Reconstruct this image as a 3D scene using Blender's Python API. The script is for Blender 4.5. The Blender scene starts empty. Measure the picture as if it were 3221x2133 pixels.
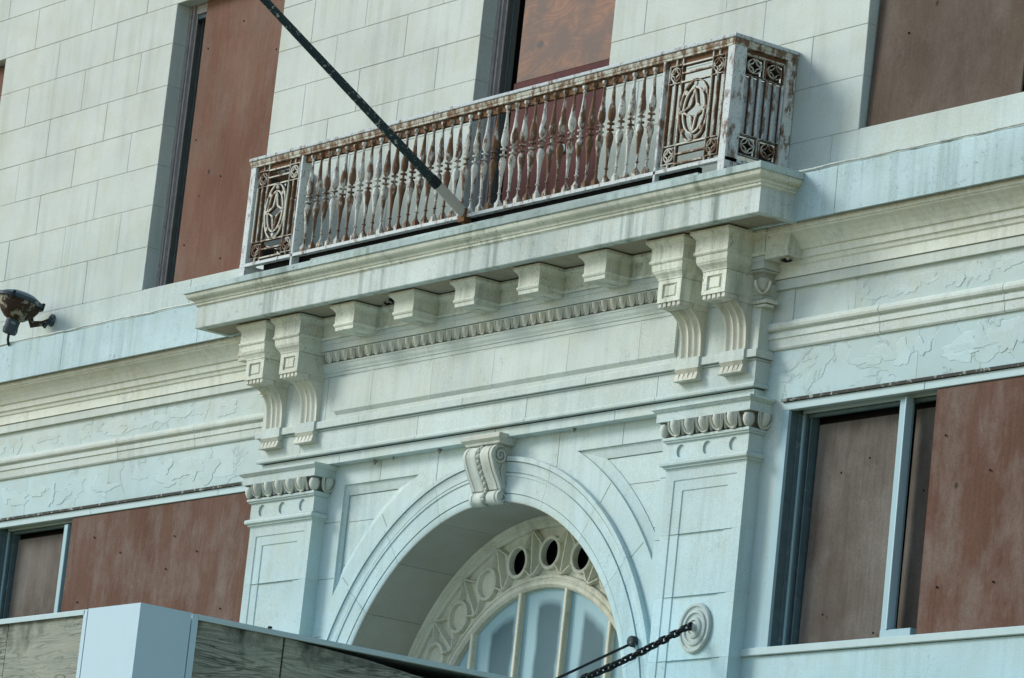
import bpy, bmesh, math, random
from mathutils import Vector, Matrix
from mathutils.geometry import tessellate_polygon
random.seed(7)
S = bpy.context.scene
COL = S.collection
R = math.radians
PI = math.pi

# ---------------------------------------------------------------- camera
CAM = Vector((34.605, -24.0, 1.6))
FW = Vector((-0.803815, 0.558109, 0.205902)).normalized()
RT = Vector((0.585023, 0.804381, 0.103532)).normalized()
UP = RT.cross(FW).normalized()
cd = bpy.data.cameras.new('camera')
cam = bpy.data.objects.new('camera', cd)
COL.objects.link(cam)
M = Matrix(((RT.x, UP.x, -FW.x, CAM.x), (RT.y, UP.y, -FW.y, CAM.y), (RT.z, UP.z, -FW.z, CAM.z), (0, 0, 0, 1)))
cam.matrix_world = M
cd.sensor_width = 36.0
cd.lens = 36.0 * 14000.0 / 3221.0
cd.clip_start = 0.5
cd.clip_end = 3000
S.camera = cam

# ---------------------------------------------------------------- sky, sun, exposure
SUN_EL = 28.0
SUN_AZ = 232.0          # compass direction the light comes from, degrees from +Y clockwise
W = bpy.data.worlds.new('World')
S.world = W
W.use_nodes = True
wn = W.node_tree
bg = wn.nodes['Background']
sky = wn.nodes.new('ShaderNodeTexSky')
sky.sky_type = 'NISHITA'
sky.sun_disc = False
sky.sun_elevation = R(SUN_EL)
sky.sun_rotation = R(SUN_AZ)
sky.air_density = 1.0
sky.dust_density = 0.6
sky.ozone_density = 1.0
wn.links.new(sky.outputs[0], bg.inputs[0])
bg.inputs[1].default_value = 0.115
sl = bpy.data.lights.new('sun', 'SUN')
sun = bpy.data.objects.new('sun', sl)
COL.objects.link(sun)
sl.energy = 1.5
sl.angle = R(18)
sl.color = (1.0, 0.985, 0.95)
to_sun = Vector((math.sin(R(SUN_AZ)) * math.cos(R(SUN_EL)), math.cos(R(SUN_AZ)) * math.cos(R(SUN_EL)), math.sin(R(SUN_EL))))
sun.rotation_euler = to_sun.to_track_quat('Z', 'Y').to_euler()
S.view_settings.view_transform = 'Standard'
S.view_settings.look = 'None'
S.view_settings.gamma = 1.0
S.view_settings.exposure = 0.94
S.view_settings.use_curve_mapping = False

# ---------------------------------------------------------------- materials
class NT:
    def __init__(s, name):
        s.m = bpy.data.materials.new(name); s.m.use_nodes = True
        s.t = s.m.node_tree; s.b = s.t.nodes['Principled BSDF']
        s.geo = s.t.nodes.new('ShaderNodeNewGeometry'); s.pos = s.geo.outputs['Position']
        s.oi = s.t.nodes.new('ShaderNodeObjectInfo')
    def n(s, typ, **k):
        x = s.t.nodes.new(typ)
        for a, v in k.items(): setattr(x, a, v)
        return x
    def l(s, a, b): s.t.links.new(a, b)
    def scaled(s, sc, rnd=0.0, loc=(0, 0, 0)):
        mp = s.n('ShaderNodeMapping'); mp.inputs['Scale'].default_value = sc; mp.inputs['Location'].default_value = loc
        src = s.pos
        if rnd:
            add = s.n('ShaderNodeVectorMath', operation='MULTIPLY_ADD')
            cmb = s.n('ShaderNodeCombineXYZ')
            for i in range(3): s.l(s.oi.outputs['Random'], cmb.inputs[i])
            s.l(cmb.outputs[0], add.inputs[0]); add.inputs[1].default_value = (rnd, rnd * 1.7, rnd * 0.6); s.l(s.pos, add.inputs[2])
            src = add.outputs[0]
        s.l(src, mp.inputs['Vector'])
        return mp.outputs[0]
    def noise(s, vec, scale=1.0, detail=4, rough=.55, dist=0.0):
        x = s.n('ShaderNodeTexNoise'); x.inputs['Scale'].default_value = scale; x.inputs['Detail'].default_value = detail
        x.inputs['Roughness'].default_value = rough; x.inputs['Distortion'].default_value = dist
        s.l(vec, x.inputs['Vector']); return x.outputs['Fac']
    def ramp(s, fac, pts):
        x = s.n('ShaderNodeValToRGB'); e = x.color_ramp.elements
        while len(e) > 1: e.remove(e[0])
        for i, (p, c) in enumerate(pts):
            if not isinstance(c, tuple): c = (c, c, c)
            q = e[0] if i == 0 else e.new(p)
            q.position = p; q.color = (*c, 1)
        s.l(fac, x.inputs[0]); return x.outputs[0]
    def mix(s, fac, a, b, mode='MIX'):
        x = s.n('ShaderNodeMix', data_type='RGBA', blend_type=mode)
        for v, i in ((fac, 0), (a, 6), (b, 7)):
            if isinstance(v, (int, float)): x.inputs[i].default_value = v if i == 0 else (v, v, v, 1)
            elif isinstance(v, tuple): x.inputs[i].default_value = (*v, 1)
            else: s.l(v, x.inputs[i])
        return x.outputs[2]
    def math(s, op, a, b=0.5, clamp=False):
        x = s.n('ShaderNodeMath', operation=op); x.use_clamp = clamp
        for v, i in ((a, 0), (b, 1)):
            if isinstance(v, (int, float)): x.inputs[i].default_value = v
            else: s.l(v, x.inputs[i])
        return x.outputs[0]
    def bump(s, h, dist=.01, strength=.5, prev=None):
        x = s.n('ShaderNodeBump'); x.inputs['Distance'].default_value = dist; x.inputs['Strength'].default_value = strength
        s.l(h, x.inputs['Height'])
        if prev is not None: s.l(prev, x.inputs['Normal'])
        return x.outputs[0]
    def out(s, col, rough=.8, normal=None, metal=0.0, spec=.3):
        if isinstance(col, tuple): s.b.inputs['Base Color'].default_value = (*col, 1)
        else: s.l(col, s.b.inputs['Base Color'])
        if isinstance(rough, (int, float)): s.b.inputs['Roughness'].default_value = rough
        else: s.l(rough, s.b.inputs['Roughness'])
        s.b.inputs['Metallic'].default_value = metal
        s.b.inputs['Specular IOR Level'].default_value = spec
        if normal is not None: s.l(normal, s.b.inputs['Normal'])
        return s.m

def stone(name, col, var=.10, streak=.35, speck=.10, peel=0.0, grime=.25, crack=0.0, low=None, zr=(6.8, 10.1), blk=3.0):
    t = NT(name)
    hue = None
    if low:      # cyan cast of the view put into the colour, stronger lower down, patchy where it fades
        sz = t.n('ShaderNodeSeparateXYZ'); t.l(t.pos, sz.inputs[0])
        zz = t.math('ADD', sz.outputs['Z'], t.math('MULTIPLY', t.math('SUBTRACT', t.noise(t.scaled((.5, .5, 1)), 1.0, 4), .5), 1.6))
        hue = t.math('DIVIDE', t.math('SUBTRACT', zz, zr[0]), zr[1] - zr[0], True)
        hue = t.mix(hue, tuple(l / c for l, c in zip(low, col)), (1, 1, 1))
    c = t.mix(t.ramp(t.noise(t.scaled((.55, .55, .8), rnd=blk), 1.0, 5), [(.3, 0.0), (.7, 1.0)]), tuple(x * (1 - var) for x in col), tuple(min(1, x * (1 + var)) for x in col))
    c = t.mix(t.math('MULTIPLY', t.ramp(t.noise(t.scaled((1, 1, 1), loc=(3, 1, 7)), 3.2, 6, .6), [(.45, 0.0), (.75, 1.0)]), .5), c, tuple(x * y for x, y in zip(col, (.92, .86, .72))))
    # vertical rain streaks
    st = t.noise(t.scaled((9.0, 9.0, .55)), 1.0, 5, .6)
    st2 = t.noise(t.scaled((1.1, 1.1, .7), loc=(5, 0, 2)), 1.0, 2)
    f = t.math('MULTIPLY', t.ramp(st, [(.46, 0.0), (.70, 1.0)]), t.ramp(st2, [(.38, 0.0), (.60, 1.0)]))
    c = t.mix(t.math('MULTIPLY', f, streak), c, tuple(x * y for x, y in zip(col, (.42, .46, .42))))
    # soot specks
    g = t.ramp(t.noise(t.scaled((1, 1, 1), loc=(9, 4, 1)), 14.0, 6, .7), [(.60, 0.0), (.70, 1.0)])
    c = t.mix(t.math('MULTIPLY', g, grime), c, tuple(x * .38 for x in col))
    sp = t.noise(t.scaled((1, 1, 1)), 75.0, 3, .7)
    c = t.mix(1.0, c, t.ramp(sp, [(.25, 1 - speck), (.75, 1 + speck)]), 'MULTIPLY')
    if peel:
        pn = t.noise(t.scaled((1.0, 1.0, 1.35), loc=(1, 2, 3)), 1.6, 6, .55, .6)
        msk = t.ramp(t.noise(t.scaled((.8, .8, 1.4), loc=(4, 6, 9)), .9, 2), [(.40, 0.0), (.50, 1.0)])
        edge = t.ramp(pn, [(.497, 0.0), (.512, 1.0), (.53, 0.0)])
        edge = t.math('MULTIPLY', edge, msk)
        c = t.mix(t.math('MULTIPLY', edge, peel * .6), c, tuple(x * .45 for x in col))
        patch = t.math('MULTIPLY', t.ramp(pn, [(.51, 0.0), (.525, 1.0)]), msk)
        c = t.mix(t.math('MULTIPLY', patch, .30), c, tuple(x * y for x, y in zip(col, (.86, .88, .84))))
    h = t.noise(t.scaled((1, 1, 1)), 45.0, 6, .7)
    nrm = t.bump(h, .004, .45)
    if peel: nrm = t.bump(patch, .010, .55, nrm)
    if crack:
        vo = t.n('ShaderNodeTexVoronoi', feature='DISTANCE_TO_EDGE'); vo.inputs['Scale'].default_value = 7.0
        wob = t.n('ShaderNodeVectorMath', operation='ADD')
        nv = t.n('ShaderNodeTexNoise'); nv.inputs['Scale'].default_value = 6.0; t.l(t.pos, nv.inputs['Vector'])
        sc = t.n('ShaderNodeVectorMath', operation='SCALE'); sc.inputs['Scale'].default_value = .35; t.l(nv.outputs['Color'], sc.inputs[0])
        t.l(t.scaled((1.0, .6, .5)), wob.inputs[0]); t.l(sc.outputs[0], wob.inputs[1]); t.l(wob.outputs[0], vo.inputs['Vector'])
        ck = t.math('MULTIPLY', t.ramp(vo.outputs[0], [(.0, 1.0), (.018, 0.0)]), t.ramp(t.noise(t.scaled((1, 1, 1), loc=(7, 7, 7)), 1.3, 2), [(.45, 0.0), (.6, 1.0)]))
        c = t.mix(t.math('MULTIPLY', ck, crack), c, tuple(x * .3 for x in col))
    if hue is not None: c = t.mix(1.0, c, hue, 'MULTIPLY')
    rb = t.ramp(t.oi.outputs['Random'], [(0, .965), (1, 1.03)] if blk else [(0, .982), (1, 1.012)])
    c = t.mix(1.0, c, rb, 'MULTIPLY')
    return t.out(c, .92, nrm, spec=.08)

STONE = (.505, .565, .515)
LOWC = (.385, .565, .60)
M_ASH = stone('ashlar_stone', (.50, .55, .50), blk=0, var=.11, streak=.30, grime=.10, speck=.15, crack=.12, low=(.47, .545, .505), zr=(11.4, 13.6))
M_STONE = stone('painted_stone', STONE, var=.10, streak=.28, grime=.14, speck=.15, crack=.35, low=LOWC)
M_TRIM = stone('weathered_trim', (.60, .63, .53), var=.18, streak=.8, speck=.17, grime=.75, crack=.85)  # warm ground bounce put into the base colour, under real weathering
M_BED = stone('bounce_warmed_cream', (.63, .67, .585), var=.10, streak=.35, speck=.15, grime=.22, crack=.4)  # light bounced up from the ground is painted into this warmer cream
M_SLAB = stone('slab_stone', (.49, .555, .52), var=.18, streak=.97, grime=.65, speck=.15, crack=.5)
M_CORN = stone('cornice_stone', (.43, .565, .58), var=.18, streak=.5, grime=.60, speck=.15, crack=.5)
M_FAN = stone('fanlight_cream', (.62, .62, .50), var=.14, streak=.5, grime=.5, speck=.14, crack=.4)
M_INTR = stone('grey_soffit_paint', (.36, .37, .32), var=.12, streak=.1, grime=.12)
M_COPE = stone('mossy_coping', (.38, .47, .45), var=.3, streak=.95, grime=.95, crack=.6)
M_FLAKE = stone('flaking_paint', (.48, .555, .52), var=.05, streak=.1, grime=.06, low=LOWC, zr=(8.4, 10.6))
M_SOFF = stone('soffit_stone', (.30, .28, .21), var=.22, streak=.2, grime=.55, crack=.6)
M_FRIEZE = stone('peeling_frieze', (.47, .545, .51), var=.06, streak=.14, grime=.06, peel=.40, low=LOWC, zr=(8.4, 10.6))
M_EGG_SHADE = stone('recess_shade', (.33, .34, .29), var=.2, streak=0, grime=.3)
M_SHADE_SOOT = stone('shade_and_soot', (.17, .175, .15), var=.2, streak=0, grime=.3)
M_JOINT = stone('mortar', (.42, .43, .385), var=.1, streak=0, grime=.1)
M_SHADE_DIRT = stone('shade_dirt_strip', (.035, .035, .03), var=.1, streak=0, grime=.1)
M_CARVE = stone('carved_stone', (.55, .56, .475), var=.14, streak=.55, grime=.40, speck=.14, low=(.44, .53, .51), zr=(7.6, 9.8))

def board(name, a, b, vert=True, grain=.35, knots=True, white=.0):
    t = NT(name)
    c = t.mix(t.ramp(t.noise(t.scaled((.9, .9, .7), loc=(2, 0, 5), rnd=5), 1.3, 5, .6), [(.32, 0.0), (.68, 1.0)]), a, b)
    g = t.noise(t.scaled((22, 22, 1.2) if vert else (1.2, 1.2, 22)), 1.0, 5, .6)
    c = t.mix(t.math('MULTIPLY', t.ramp(g, [(.40, 0.0), (.75, 1.0)]), grain), c, tuple(x * .55 for x in a))
    w = t.math('MULTIPLY', t.ramp(t.noise(t.scaled((2.2, 2.2, 1.1), loc=(8, 0, 1)), 1.0, 6, .7), [(.46, 0.0), (.74, 1.0)]), white)
    c = t.mix(w, c, (.21, .20, .175))
    sp = t.noise(t.scaled((1, 1, 1)), 60.0, 3, .7)
    c = t.mix(1.0, c, t.ramp(sp, [(.25, .80), (.75, 1.20)]), 'MULTIPLY')
    if knots:
        vo = t.n('ShaderNodeTexVoronoi'); vo.inputs['Scale'].default_value = 2.1; t.l(t.scaled((1, .2, .8), loc=(.3, 0, .2)), vo.inputs['Vector'])
        k = t.ramp(vo.outputs['Distance'], [(.0, 1.0), (.035, 1.0), (.055, 0.0)])
        kk = t.math('MULTIPLY', k, .85)
        c = t.mix(kk, c, (.03, .025, .02))
    nrm = t.bump(g, .004, .3)
    return t.out(c, .85, nrm, spec=.10)

M_BRN_UP = board('brown_board', (.135, .066, .042), (.175, .095, .064), knots=True, grain=.38, white=.30)
M_BRN_DK = board('dark_brown_board', (.075, .054, .040), (.12, .09, .066), grain=.25, white=.30)
M_BRN_LO = board('weathered_brown_board', (.105, .054, .036), (.135, .080, .058), grain=.40, white=.6)
M_BRN_IN = board('grey_brown_board', (.080, .062, .050), (.155, .145, .125), grain=.35, white=.55)
M_MAROON = board('maroon_board', (.085, .035, .035), (.115, .05, .045), grain=.4, knots=False, white=.05)

def swirl_ply():
    t = NT('varnished_plywood')
    nz = t.noise(t.scaled((.8, .3, 2.0), loc=(.4, 0, 1.0)), .95, 2, .45, .35)
    fine = t.noise(t.scaled((3, 3, 22)), 1.0, 4, .6)
    sn = t.math('SINE', t.math('ADD', t.math('MULTIPLY', nz, 150.0), t.math('MULTIPLY', fine, 3.0)))
    wf = t.math('MULTIPLY_ADD', sn, .5)
    wf = t.math('ADD', t.math('MULTIPLY', sn, .5), .5)
    c = t.ramp(wf, [(.0, (.125, .045, .014)), (.5, (.15, .056, .018)), (1, (.18, .072, .025))])
    c = t.mix(t.ramp(t.noise(t.scaled((1, .5, 1.4), loc=(2, 0, 1)), 2.6, 6, .68), [(.42, 0.0), (.60, .9)]), c, (.060, .030, .016))
    kn = t.n('ShaderNodeVectorMath', operation='DISTANCE'); t.l(t.scaled((1.0, 0, 1.5)), kn.inputs[0]); kn.inputs[1].default_value = (-.28, 0, 13.52 * 1.5)
    c = t.mix(t.ramp(kn.outputs['Value'], [(.0, 1.0), (.045, 1.0), (.075, 0.0)]), c, (.025, .012, .008))
    c = t.mix(1.0, c, t.ramp(t.noise(t.scaled((1, 1, 1)), 60, 3), [(.25, .85), (.75, 1.15)]), 'MULTIPLY')
    return t.out(c, .6, spec=.3)
M_SWIRL = swirl_ply()

def moss_ply():
    t = NT('weathered_plywood')
    wv = t.n('ShaderNodeTexNoise'); wv.inputs['Scale'].default_value = 1.0; wv.inputs['Detail'].default_value = 6; wv.inputs['Distortion'].default_value = .6
    t.l(t.scaled((1.3, 1.3, 26.0), rnd=2), wv.inputs['Vector'])
    base = t.mix(t.noise(t.scaled((1, 1, 2.2)), 1.4, 5), (.17, .20, .17), (.38, .40, .31))
    gm = t.ramp(t.noise(t.scaled((1, 1, 1.5), loc=(3, 3, 0), rnd=7), 1.1, 3), [(.36, .15), (.58, 1.0)])
    cn = t.noise(t.scaled((.55, .55, 5.5), rnd=2), 1.0, 3, .5, .4)
    sn = t.math('SINE', t.math('MULTIPLY', cn, 120.0))
    ln = t.math('ADD', t.math('MULTIPLY', t.ramp(sn, [(.35, 0.0), (.85, 1.0)]), .75), t.math('MULTIPLY', t.ramp(wv.outputs['Fac'], [(.50, 0.0), (.58, 1.0)]), .5))
    g = t.math('MULTIPLY', ln, gm, True)
    c = t.mix(t.math('MULTIPLY', g, .85), base, (.045, .06, .055))
    mo = t.noise(t.scaled((2.2, 2.2, 1.6), loc=(1, 5, 2)), 1.0, 6, .65)
    sx = t.n('ShaderNodeSeparateXYZ'); t.l(t.pos, sx.inputs[0])
    top = t.math('MULTIPLY', t.math('SUBTRACT', sx.outputs['Z'], 6.28), 2.2)
    md = t.ramp(t.math('ADD', mo, t.math('MULTIPLY', top, .28)), [(.60, 0.0), (.80, 1.0)])
    c = t.mix(t.math('MULTIPLY', md, .92), c, (.02, .028, .024))
    c = t.mix(1.0, c, t.ramp(t.noise(t.scaled((1, 1, 1)), 70, 3), [(.25, .85), (.75, 1.15)]), 'MULTIPLY')
    return t.out(c, .9, t.bump(wv.outputs['Fac'], .006, .5), spec=.08)
M_MOSS = moss_ply()

def iron(name, paint, rust=.55, amount=.0):
    t = NT(name)
    n1 = t.noise(t.scaled((1, 1, .45), rnd=9.0), 13.0, 7, .68)
    rr = t.math('ADD', n1, t.math('MULTIPLY', t.math('SUBTRACT', t.oi.outputs['Random'], .5), .16))
    k = t.ramp(rr, [(.49 - amount, 0.0), (.60 - amount, 1.0)])
    rc = t.mix(t.noise(t.scaled((1, 1, 1)), 25.0, 4), (.060, .030, .015), (.21, .105, .045))
    c = t.mix(t.math('MULTIPLY', k, rust), paint, rc)
    c = t.mix(t.math('MULTIPLY', t.ramp(t.noise(t.scaled((1, 1, 1), loc=(2, 2, 2)), 42.0, 3), [(.60, 0.0), (.66, 1.0)]), .6), c, (.07, .04, .025))
    return t.out(c, .8, t.bump(n1, .003, .4), spec=.12)
M_IRON = iron('rusty_white_iron', (.60, .61, .54), .95, .075)
M_IRONP = iron('cream_iron', (.53, .53, .45), .9, .02)
M_IRON_DARK = iron('shade_and_rust_iron', (.11, .075, .045), .95, .12)
M_IRONW = iron('white_iron', (.54, .59, .57), .85, -.03)

def plain(name, col, rough=.6, v=.12, sc=20, metal=0.0):
    t = NT(name)
    c = t.mix(t.noise(t.scaled((1, 1, .7)), sc, 5, .65), tuple(x * (1 - v * 2) for x in col), tuple(x * (1 + v * 2) for x in col))
    return t.out(c, rough, metal=metal, spec=.15)
def chipped(name, col, chip, th=.60, sc=16, amt=.9):
    t = NT(name)
    c = t.mix(t.noise(t.scaled((1, 1, 1)), 9, 4), tuple(x * .7 for x in col), tuple(x * 1.3 for x in col))
    k = t.ramp(t.noise(t.scaled((1, 1, 1), loc=(4, 2, 8)), sc, 6, .7), [(th, 0.0), (th + .03, 1.0)])
    c = t.mix(t.math('MULTIPLY', k, amt), c, chip)
    return t.out(c, .7, spec=.15)
M_POLE = chipped('dark_green_pole_paint', (.022, .04, .042), (.42, .40, .34), .585, 22)
M_SOCKET = plain('pale_socket_paint', (.42, .41, .35), .6, .1)
M_CHAIN = plain('black_iron', (.016, .02, .022), .5, .2)
M_BLACK = plain('dark_interior', (.006, .006, .006), .9, .1)
M_FRAME = chipped('aged_window_frame', (.33, .305, .285), (.14, .12, .10), .60, 18, .6)
M_FRAMEB = chipped('blue_grey_frame', (.085, .135, .145), (.24, .27, .25), .62, 14, .5)
M_MULL = plain('pale_blue_metal', (.28, .43, .46), .45, .04)
M_SHEET = plain('painted_sheet_metal', (.40, .56, .61), .5, .02, 6)
M_SHTRIM = plain('canopy_trim', (.40, .53, .53), .6, .05, 8)
M_LAMP = chipped('rusted_lamp_metal', (.045, .03, .02), (.30, .29, .21), .53, 9, .9)
M_LAMPR = chipped('lamp_ring_metal', (.05, .07, .08), (.30, .32, .32), .58, 14, .7)
M_GROUND = plain('pavement_warm', (.34, .27, .13), .9, .1, 1.5)
M_ROAD = plain('asphalt', (.06, .06, .058), .9, .1, 4)

def glass_mat():
    t = NT('whitewashed_pane')
    sx = t.n('ShaderNodeSeparateXYZ'); t.l(t.pos, sx.inputs[0])
    # grey smears inside each pane, clear rim left pale
    fx = t.math('ABSOLUTE', t.math('SUBTRACT', t.math('FRACT', t.math('DIVIDE', t.math('ADD', sx.outputs['X'], .375 - .0 + 7.5 - .06), .75)), .5))
    sx.inputs
    r2 = t.n('ShaderNodeVectorMath', operation='DISTANCE'); t.l(t.scaled((1, 0, 1)), r2.inputs[0]); r2.inputs[1].default_value = (0, 0, 6.38)
    wob = t.math('MULTIPLY', t.math('SUBTRACT', t.noise(t.scaled((1, 1, 1)), 3.0, 3), .5), .10)
    a = t.ramp(t.math('ADD', fx, wob), [(.21, 1.0), (.29, 0.0)])
    b = t.ramp(t.math('DIVIDE', t.math('ADD', r2.outputs['Value'], wob), 2.0), [(.79, 1.0), (.835, 0.0)])
    k = t.math('MULTIPLY', a, b)
    dk = t.mix(t.noise(t.scaled((1.5, 1, 1.2)), 1.6, 3), (.03, .085, .105), (.075, .125, .135))
    c = t.mix(t.math('MULTIPLY', k, .92), (.27, .415, .44), dk)
    return t.out(c, .6, spec=.08)
M_PANE = glass_mat()

# ---------------------------------------------------------------- mesh helpers
class MB:
    def __init__(s): s.v = []; s.f = []; s.sm = []
    def add(s, vs, fs, smooth=False):
        o = len(s.v); s.v += [tuple(p) for p in vs]
        for f in fs: s.f.append([i + o for i in f]); s.sm.append(smooth)
        return s
    def box(s, x0, x1, y0, y1, z0, z1):
        vs = [(x, y, z) for z in (z0, z1) for y in (y0, y1) for x in (x0, x1)]
        return s.add(vs, [(0, 2, 3, 1), (4, 5, 7, 6), (0, 1, 5, 4), (2, 6, 7, 3), (0, 4, 6, 2), (1, 3, 7, 5)])
    def bbox(s, x0, x1, y0, y1, z0, z1, c=.006):
        # box whose front (y0) edges are chamfered
        vs = [(x0 + c, y0, z0 + c), (x1 - c, y0, z0 + c), (x1 - c, y0, z1 - c), (x0 + c, y0, z1 - c),
              (x0, y0 + c, z0), (x1, y0 + c, z0), (x1, y0 + c, z1), (x0, y0 + c, z1),
              (x0, y1, z0), (x1, y1, z0), (x1, y1, z1), (x0, y1, z1)]
        return s.add(vs, [(0, 1, 2, 3), (4, 5, 1, 0), (5, 6, 2, 1), (6, 7, 3, 2), (7, 4, 0, 3),
                          (8, 9, 5, 4), (9, 10, 6, 5), (10, 11, 7, 6), (11, 8, 4, 7), (11, 10, 9, 8)])
    def grid(s, rows, smooth=True, close=False):
        n = len(rows[0]); vs = [p for r in rows for p in r]; fs = []
        for i in range(len(rows) - 1):
            for j in range(n if close else n - 1):
                k = (j + 1) % n
                fs.append((i * n + j, i * n + k, (i + 1) * n + k, (i + 1) * n + j))
        return s.add(vs, fs, smooth)
    def cap(s, ring, flip=False):
        n = len(ring); f = list(range(n))
        return s.add(ring, [f[::-1] if flip else f])
    def lathe(s, prof, c=(0, 0, 0), n=14, axis='Z', smooth=True):
        rows = []
        for r, h in prof:
            row = []
            for k in range(n):
                a = 2 * PI * k / n; u, w = r * math.cos(a), r * math.sin(a)
                row.append((c[0] + u, c[1] + w, c[2] + h) if axis == 'Z' else (c[0] + u, c[1] - h, c[2] + w))
            rows.append(row)
        s.grid(rows, smooth, True); s.cap(rows[0], True); s.cap(rows[-1]); return s
    def tube(s, pts, r, n=6, smooth=True, closed=False, caps=True):
        pts = [Vector(p) for p in pts]; rows = []; m = len(pts); ref = None
        for i, p in enumerate(pts):
            a = pts[(i - 1) % m] if (closed or i > 0) else p
            b = pts[(i + 1) % m] if (closed or i < m - 1) else p
            d = (b - a).normalized()
            if ref is None: ref = d.orthogonal().normalized()
            ref = (ref - d * ref.dot(d)).normalized(); q = d.cross(ref)
            rr = r[i] if isinstance(r, (list, tuple)) else r
            rows.append([tuple(p + (ref * math.cos(2 * PI * k / n + PI / n) + q * math.sin(2 * PI * k / n + PI / n)) * rr) for k in range(n)])
        if closed: rows.append(rows[0])
        s.grid(rows, smooth, True)
        if caps and not closed: s.cap(rows[0], True); s.cap(rows[-1])
        return s
    def prism(s, poly, fn0, fn1):
        # poly 2D list -> two 3D rings
        a = [fn0(p) for p in poly]; b = [fn1(p) for p in poly]; n = len(poly)
        s.add(a + b, [list(range(n)), list(range(n, 2 * n))[::-1]] + [(i, (i + 1) % n, n + (i + 1) % n, n + i) for i in range(n)])
        return s
    def build(s, name, mat, parent=None, loc=None, fix=True):
        me = bpy.data.meshes.new(name); me.from_pydata(s.v, [], s.f); me.materials.append(mat)
        me.polygons.foreach_set('use_smooth', s.sm)
        if fix:
            bm = bmesh.new(); bm.from_mesh(me); bmesh.ops.remove_doubles(bm, verts=bm.verts, dist=1e-5)
            bmesh.ops.recalc_face_normals(bm, faces=bm.faces); bm.to_mesh(me); bm.free()
        me.update()
        o = bpy.data.objects.new(name, me); COL.objects.link(o)
        if any(s.sm):
            try: me.set_sharp_from_angle(angle=R(38))
            except Exception: pass
        if loc: o.location = loc
        if parent is not None: o.parent = parent
        return o

def thing(name, label, cat, loc=(0, 0, 0), group=None):
    o = bpy.data.objects.new(name, None); COL.objects.link(o); o.location = loc
    o['label'] = label; o['category'] = cat
    if group: o['group'] = group
    return o
def part(name, parent):      # an Empty that gathers the pieces of one part
    o = bpy.data.objects.new(name, None); COL.objects.link(o); o.parent = parent; return o
def copy_to(o, parent, loc):
    c = o.copy(); COL.objects.link(c); c.parent = parent; c.location = loc; return c
def copy_tree(o, parent, loc=None):
    c = o.copy(); COL.objects.link(c); c.parent = parent
    if loc is not None: c.location = loc
    for ch in list(o.children): copy_tree(ch, c)
    return c

def molding(mb, path, prof, smooth=False):
    P = [Vector((a, b)) for a, b in path]; rows = []
    for i, p in enumerate(P):
        ns = []
        if i > 0: d = (P[i] - P[i - 1]).normalized(); ns.append(Vector((d.y, -d.x)))
        if i < len(P) - 1: d = (P[i + 1] - P[i]).normalized(); ns.append(Vector((d.y, -d.x)))
        m = ns[0] if len(ns) == 1 else (ns[0] + ns[1]) / (1 + ns[0].dot(ns[1]))
        rows.append([(p.x + m.x * o, p.y + m.y * o, z) for o, z in prof])
    n = len(prof)
    vs = [q for r in rows for q in r]; fs = []
    for i in range(len(rows) - 1):
        for j in range(n):
            k = (j + 1) % n; fs.append((i * n + j, i * n + k, (i + 1) * n + k, (i + 1) * n + j))
    fs.append(list(range(n))[::-1]); fs.append(list(range(len(vs) - n, len(vs))))
    return mb.add(vs, fs, smooth)

def run(name, path, prof, mat, parent, joints=(), gap=.004, back=.06, axis_y=0.0):
    """moulding in stone-length pieces; the joint gaps sit on a recessed mortar core"""
    objs = []
    xs = sorted(joints)
    # straight stretch = the longest segment with constant y
    k = max(range(len(path) - 1), key=lambda i: abs(path[i + 1][0] - path[i][0]))
    y = path[k][1]
    cur = path[:k + 1]
    for x in xs:
        mb = MB(); molding(mb, cur + [(x - gap, y)], prof); objs.append(mb.build(name, mat, parent)); cur = [(x + gap, y)]
    mb = MB(); molding(mb, cur + path[k + 1:], prof); objs.append(mb.build(name, mat, parent))
    if xs:
        # mortar core: profile pushed back
        mb = MB()
        pr = [(max(o - .008, -.04), z) for o, z in prof]
        molding(mb, [(path[k][0] + (.02 if k == 0 else 0), y), (path[k + 1][0] - .02, y)], [(o - .002, z + (.006 if i >= len(prof) - 2 else 0)) for i, (o, z) in enumerate(pr)])
        # keep strictly inside: shrink vertically
        zc = (max(z for _, z in prof) + min(z for _, z in prof)) / 2; zh = (max(z for _, z in prof) - min(z for _, z in prof)) / 2
        f = (zh - .004) / zh
        mb.v = [(a, b, zc + (c - zc) * f) for a, b, c in mb.v]
        mb.build('mortar_joint', M_JOINT, parent)
    return objs

def arc(c, r, a0, a1, n):
    return [(c[0] + r * math.cos(R(a0 + (a1 - a0) * i / n)), c[1] + r * math.sin(R(a0 + (a1 - a0) * i / n))) for i in range(n + 1)]

def plate(mb, outer, holes, y0, y1, edge_holes=True, edge_outer=False):
    """flat plate in the XZ plane with holes; front at y0, back at y1"""
    loops = [[Vector((x, z, 0)) for x, z in l] for l in [outer] + holes]
    tri = tessellate_polygon(loops)
    flat = [p for l in [outer] + holes for p in l]
    mb.add([(x, y0, z) for x, z in flat], [t for t in tri])
    for h in ([outer] if edge_outer else []) + (holes if edge_holes else []):
        n = len(h)
        mb.add([(x, y0, z) for x, z in h] + [(x, y1, z) for x, z in h], [(i, (i + 1) % n, n + (i + 1) % n, n + i) for i in range(n)])
    return mb

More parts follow.
